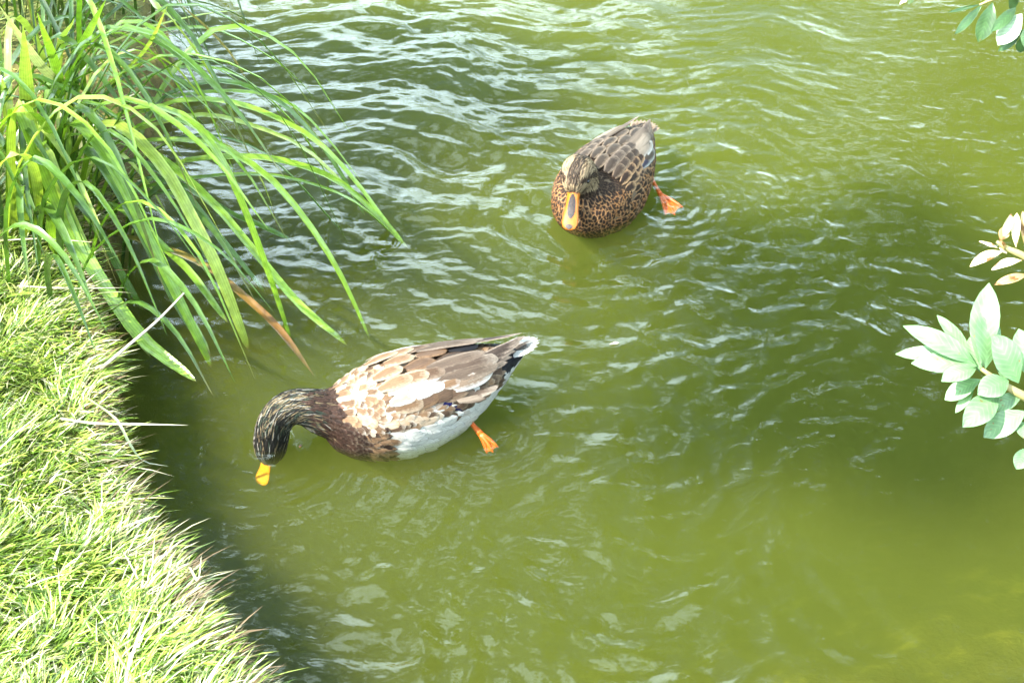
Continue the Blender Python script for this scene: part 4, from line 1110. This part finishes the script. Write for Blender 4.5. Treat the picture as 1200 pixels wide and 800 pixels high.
# withered spray above it
b2 = branch([tk[2], PD(1300, 330, 1.62), PD(1225, 312, 1.58), PD(1196, 298, 1.57), PD(1178, 290, 1.57), PD(1168, 283, 1.57)], 0.007, 0.0018, 'spray of withered, spotted, cream and brown leaves')
def z2(zx, zy): return 1120 + zx / 6.66, 230 + zy / 6.66
DR0, DR1 = (0.50, 0.42, 0.26), (0.62, 0.54, 0.38)
for (bx, by, tx, ty, wpx, br) in [(360, 330, 432, 135, 70, 0), (340, 345, 385, 245, 90, 1), (330, 405, 182, 352, 34, 0), (375, 430, 112, 548, 100, 0), (520, 500, 280, 575, 80, 0), (470, 400, 478, 130, 70, 0), (540, 400, 520, 120, 90, 1), (560, 610, 300, 690, 75, 1), (400, 450, 340, 400, 50, 0), (560, 330, 640, 200, 90, 1), (580, 520, 680, 560, 90, 0), (370, 420, 345, 345, 40, 1)]:
    a, b = z2(bx, by), z2(tx, ty); base = PD(a[0], a[1], 1.57); tip = PD(b[0], b[1], 1.57 + g.uniform(-.02, .02))
    c0, c1 = (DR0, DR1) if not br else ((0.34, 0.20, 0.08), (0.5, 0.36, 0.18))
    add_leaf(b2, SH, base, tip, wpx / 6.66 * 1.57 / FPX, (UPN + Vector((g.uniform(-.4, .4), g.uniform(-.3, .3), 0))).normalized(), c0, c1, curl=g.uniform(.05, .3), fold=g.uniform(.2, .5), mat=M_withered)
# spray high on the far side
T3 = 2.15
b3 = branch([tk[3], PD(1260, -60, T3), PD(1200, -10, T3), PD(1170, -3, T3), PD(1148, 6, T3)], 0.007, 0.0016, 'spray of dark green narrow leaves hanging over the far water')
def z3(zx, zy): return 1040 + zx / 7.5, zy / 7.5
DG0, DG1 = (0.035, 0.08, 0.025), (0.06, 0.12, 0.045)
for (bx, by, tx, ty, wpx, lt) in [(820, 40, 525, 112, 34, 0), (830, 45, 590, 305, 80, 0), (925, 25, 795, 372, 165, 0), (1130, 70, 910, 280, 105, 0), (1180, 120, 968, 400, 190, 1), (1190, 260, 970, 455, 90, 0), (1070, -20, 1130, 65, 110, 0), (1200, 300, 1165, 465, 110, 0), (1280, 200, 1200, 420, 120, 0), (240, -60, 185, 40, 50, 1), (1300, 50, 1400, 200, 130, 0)]:
    a, b = z3(bx, by), z3(tx, ty); base = PD(a[0], a[1], T3); tip = PD(b[0], b[1], T3 + g.uniform(-.03, .03))
    c0, c1 = (DG0, DG1) if not lt else ((0.24, 0.34, 0.2), (0.4, 0.48, 0.34))
    add_leaf(b3, SH, base, tip, wpx / 7.5 * T3 / FPX, (Vector((-.1, -.75, .55)) + Vector((g.uniform(-.4, .4), 0, g.uniform(-.3, .3)))).normalized(), c0, c1, curl=g.uniform(.0, .15), fold=g.uniform(.1, .4))
# the rest of the shrub, out over the right bank
for k in range(7):
    a = g.uniform(-1.2, 1.9); s0 = tk[2 + k % 3]; ln = g.uniform(.3, .5)
    e = s0 + Vector((math.cos(a) * ln, math.sin(a) * ln, g.uniform(.05, .3)))
    bb = branch([s0, (s0 + e) / 2 + Vector((0, 0, .05)), e], 0.008, 0.002)
    for j in range(14):
        q = s0.lerp(e, g.uniform(.35, 1.02)) + Vector((0, 0, .04)); d = Vector((g.gauss(0, 1), g.gauss(0, 1), g.gauss(0.1, .5))).normalized()
        add_leaf(bb, SH, q, q + d * g.uniform(.055, .085), g.uniform(.022, .032), (UPN + Vector((g.uniform(-.4, .4), g.uniform(-.4, .4), 0))).normalized(), LG0, LG1, n=6)

# ------------------------------------------------------------------ bits afloat on the water
def afloat(name, u, v, ln, wd, az, c, label, cat):
    p = P(u, v, 0.0); p.z = float(waves(np.array([p.x]), np.array([p.y]))[0]) + 0.0015
    e = tag(empty(name, p), label, cat)
    d = Vector((math.cos(az), math.sin(az), 0)) * ln * 0.5
    V, F, C, UV = leaf_geo(-d, d, wd, Vector((0.05, 0.05, 1)), c, c, curl=0.08, fold=0.15, n=6)
    o = mesh_obj('blade', V, F, M_withered, e); set_attr(o.data, 'col', C); o.data.uv_layers.new(name='UVMap')
afloat('floating_leaf', 720, 402, 0.018, 0.007, 0.3, (0.5, 0.45, 0.36), 'tiny pale leaf scrap afloat right of the white tail', 'leaf scrap')
afloat('floating_leaf', 352, 523, 0.008, 0.005, 1.2, (0.04, 0.03, 0.02), 'tiny dark scrap afloat below the dipping head', 'leaf scrap')
afloat('floating_leaf', 1058, 4, 0.03, 0.012, 0.8, (0.55, 0.5, 0.42), 'small cream petal afloat on the far calm water', 'petal')
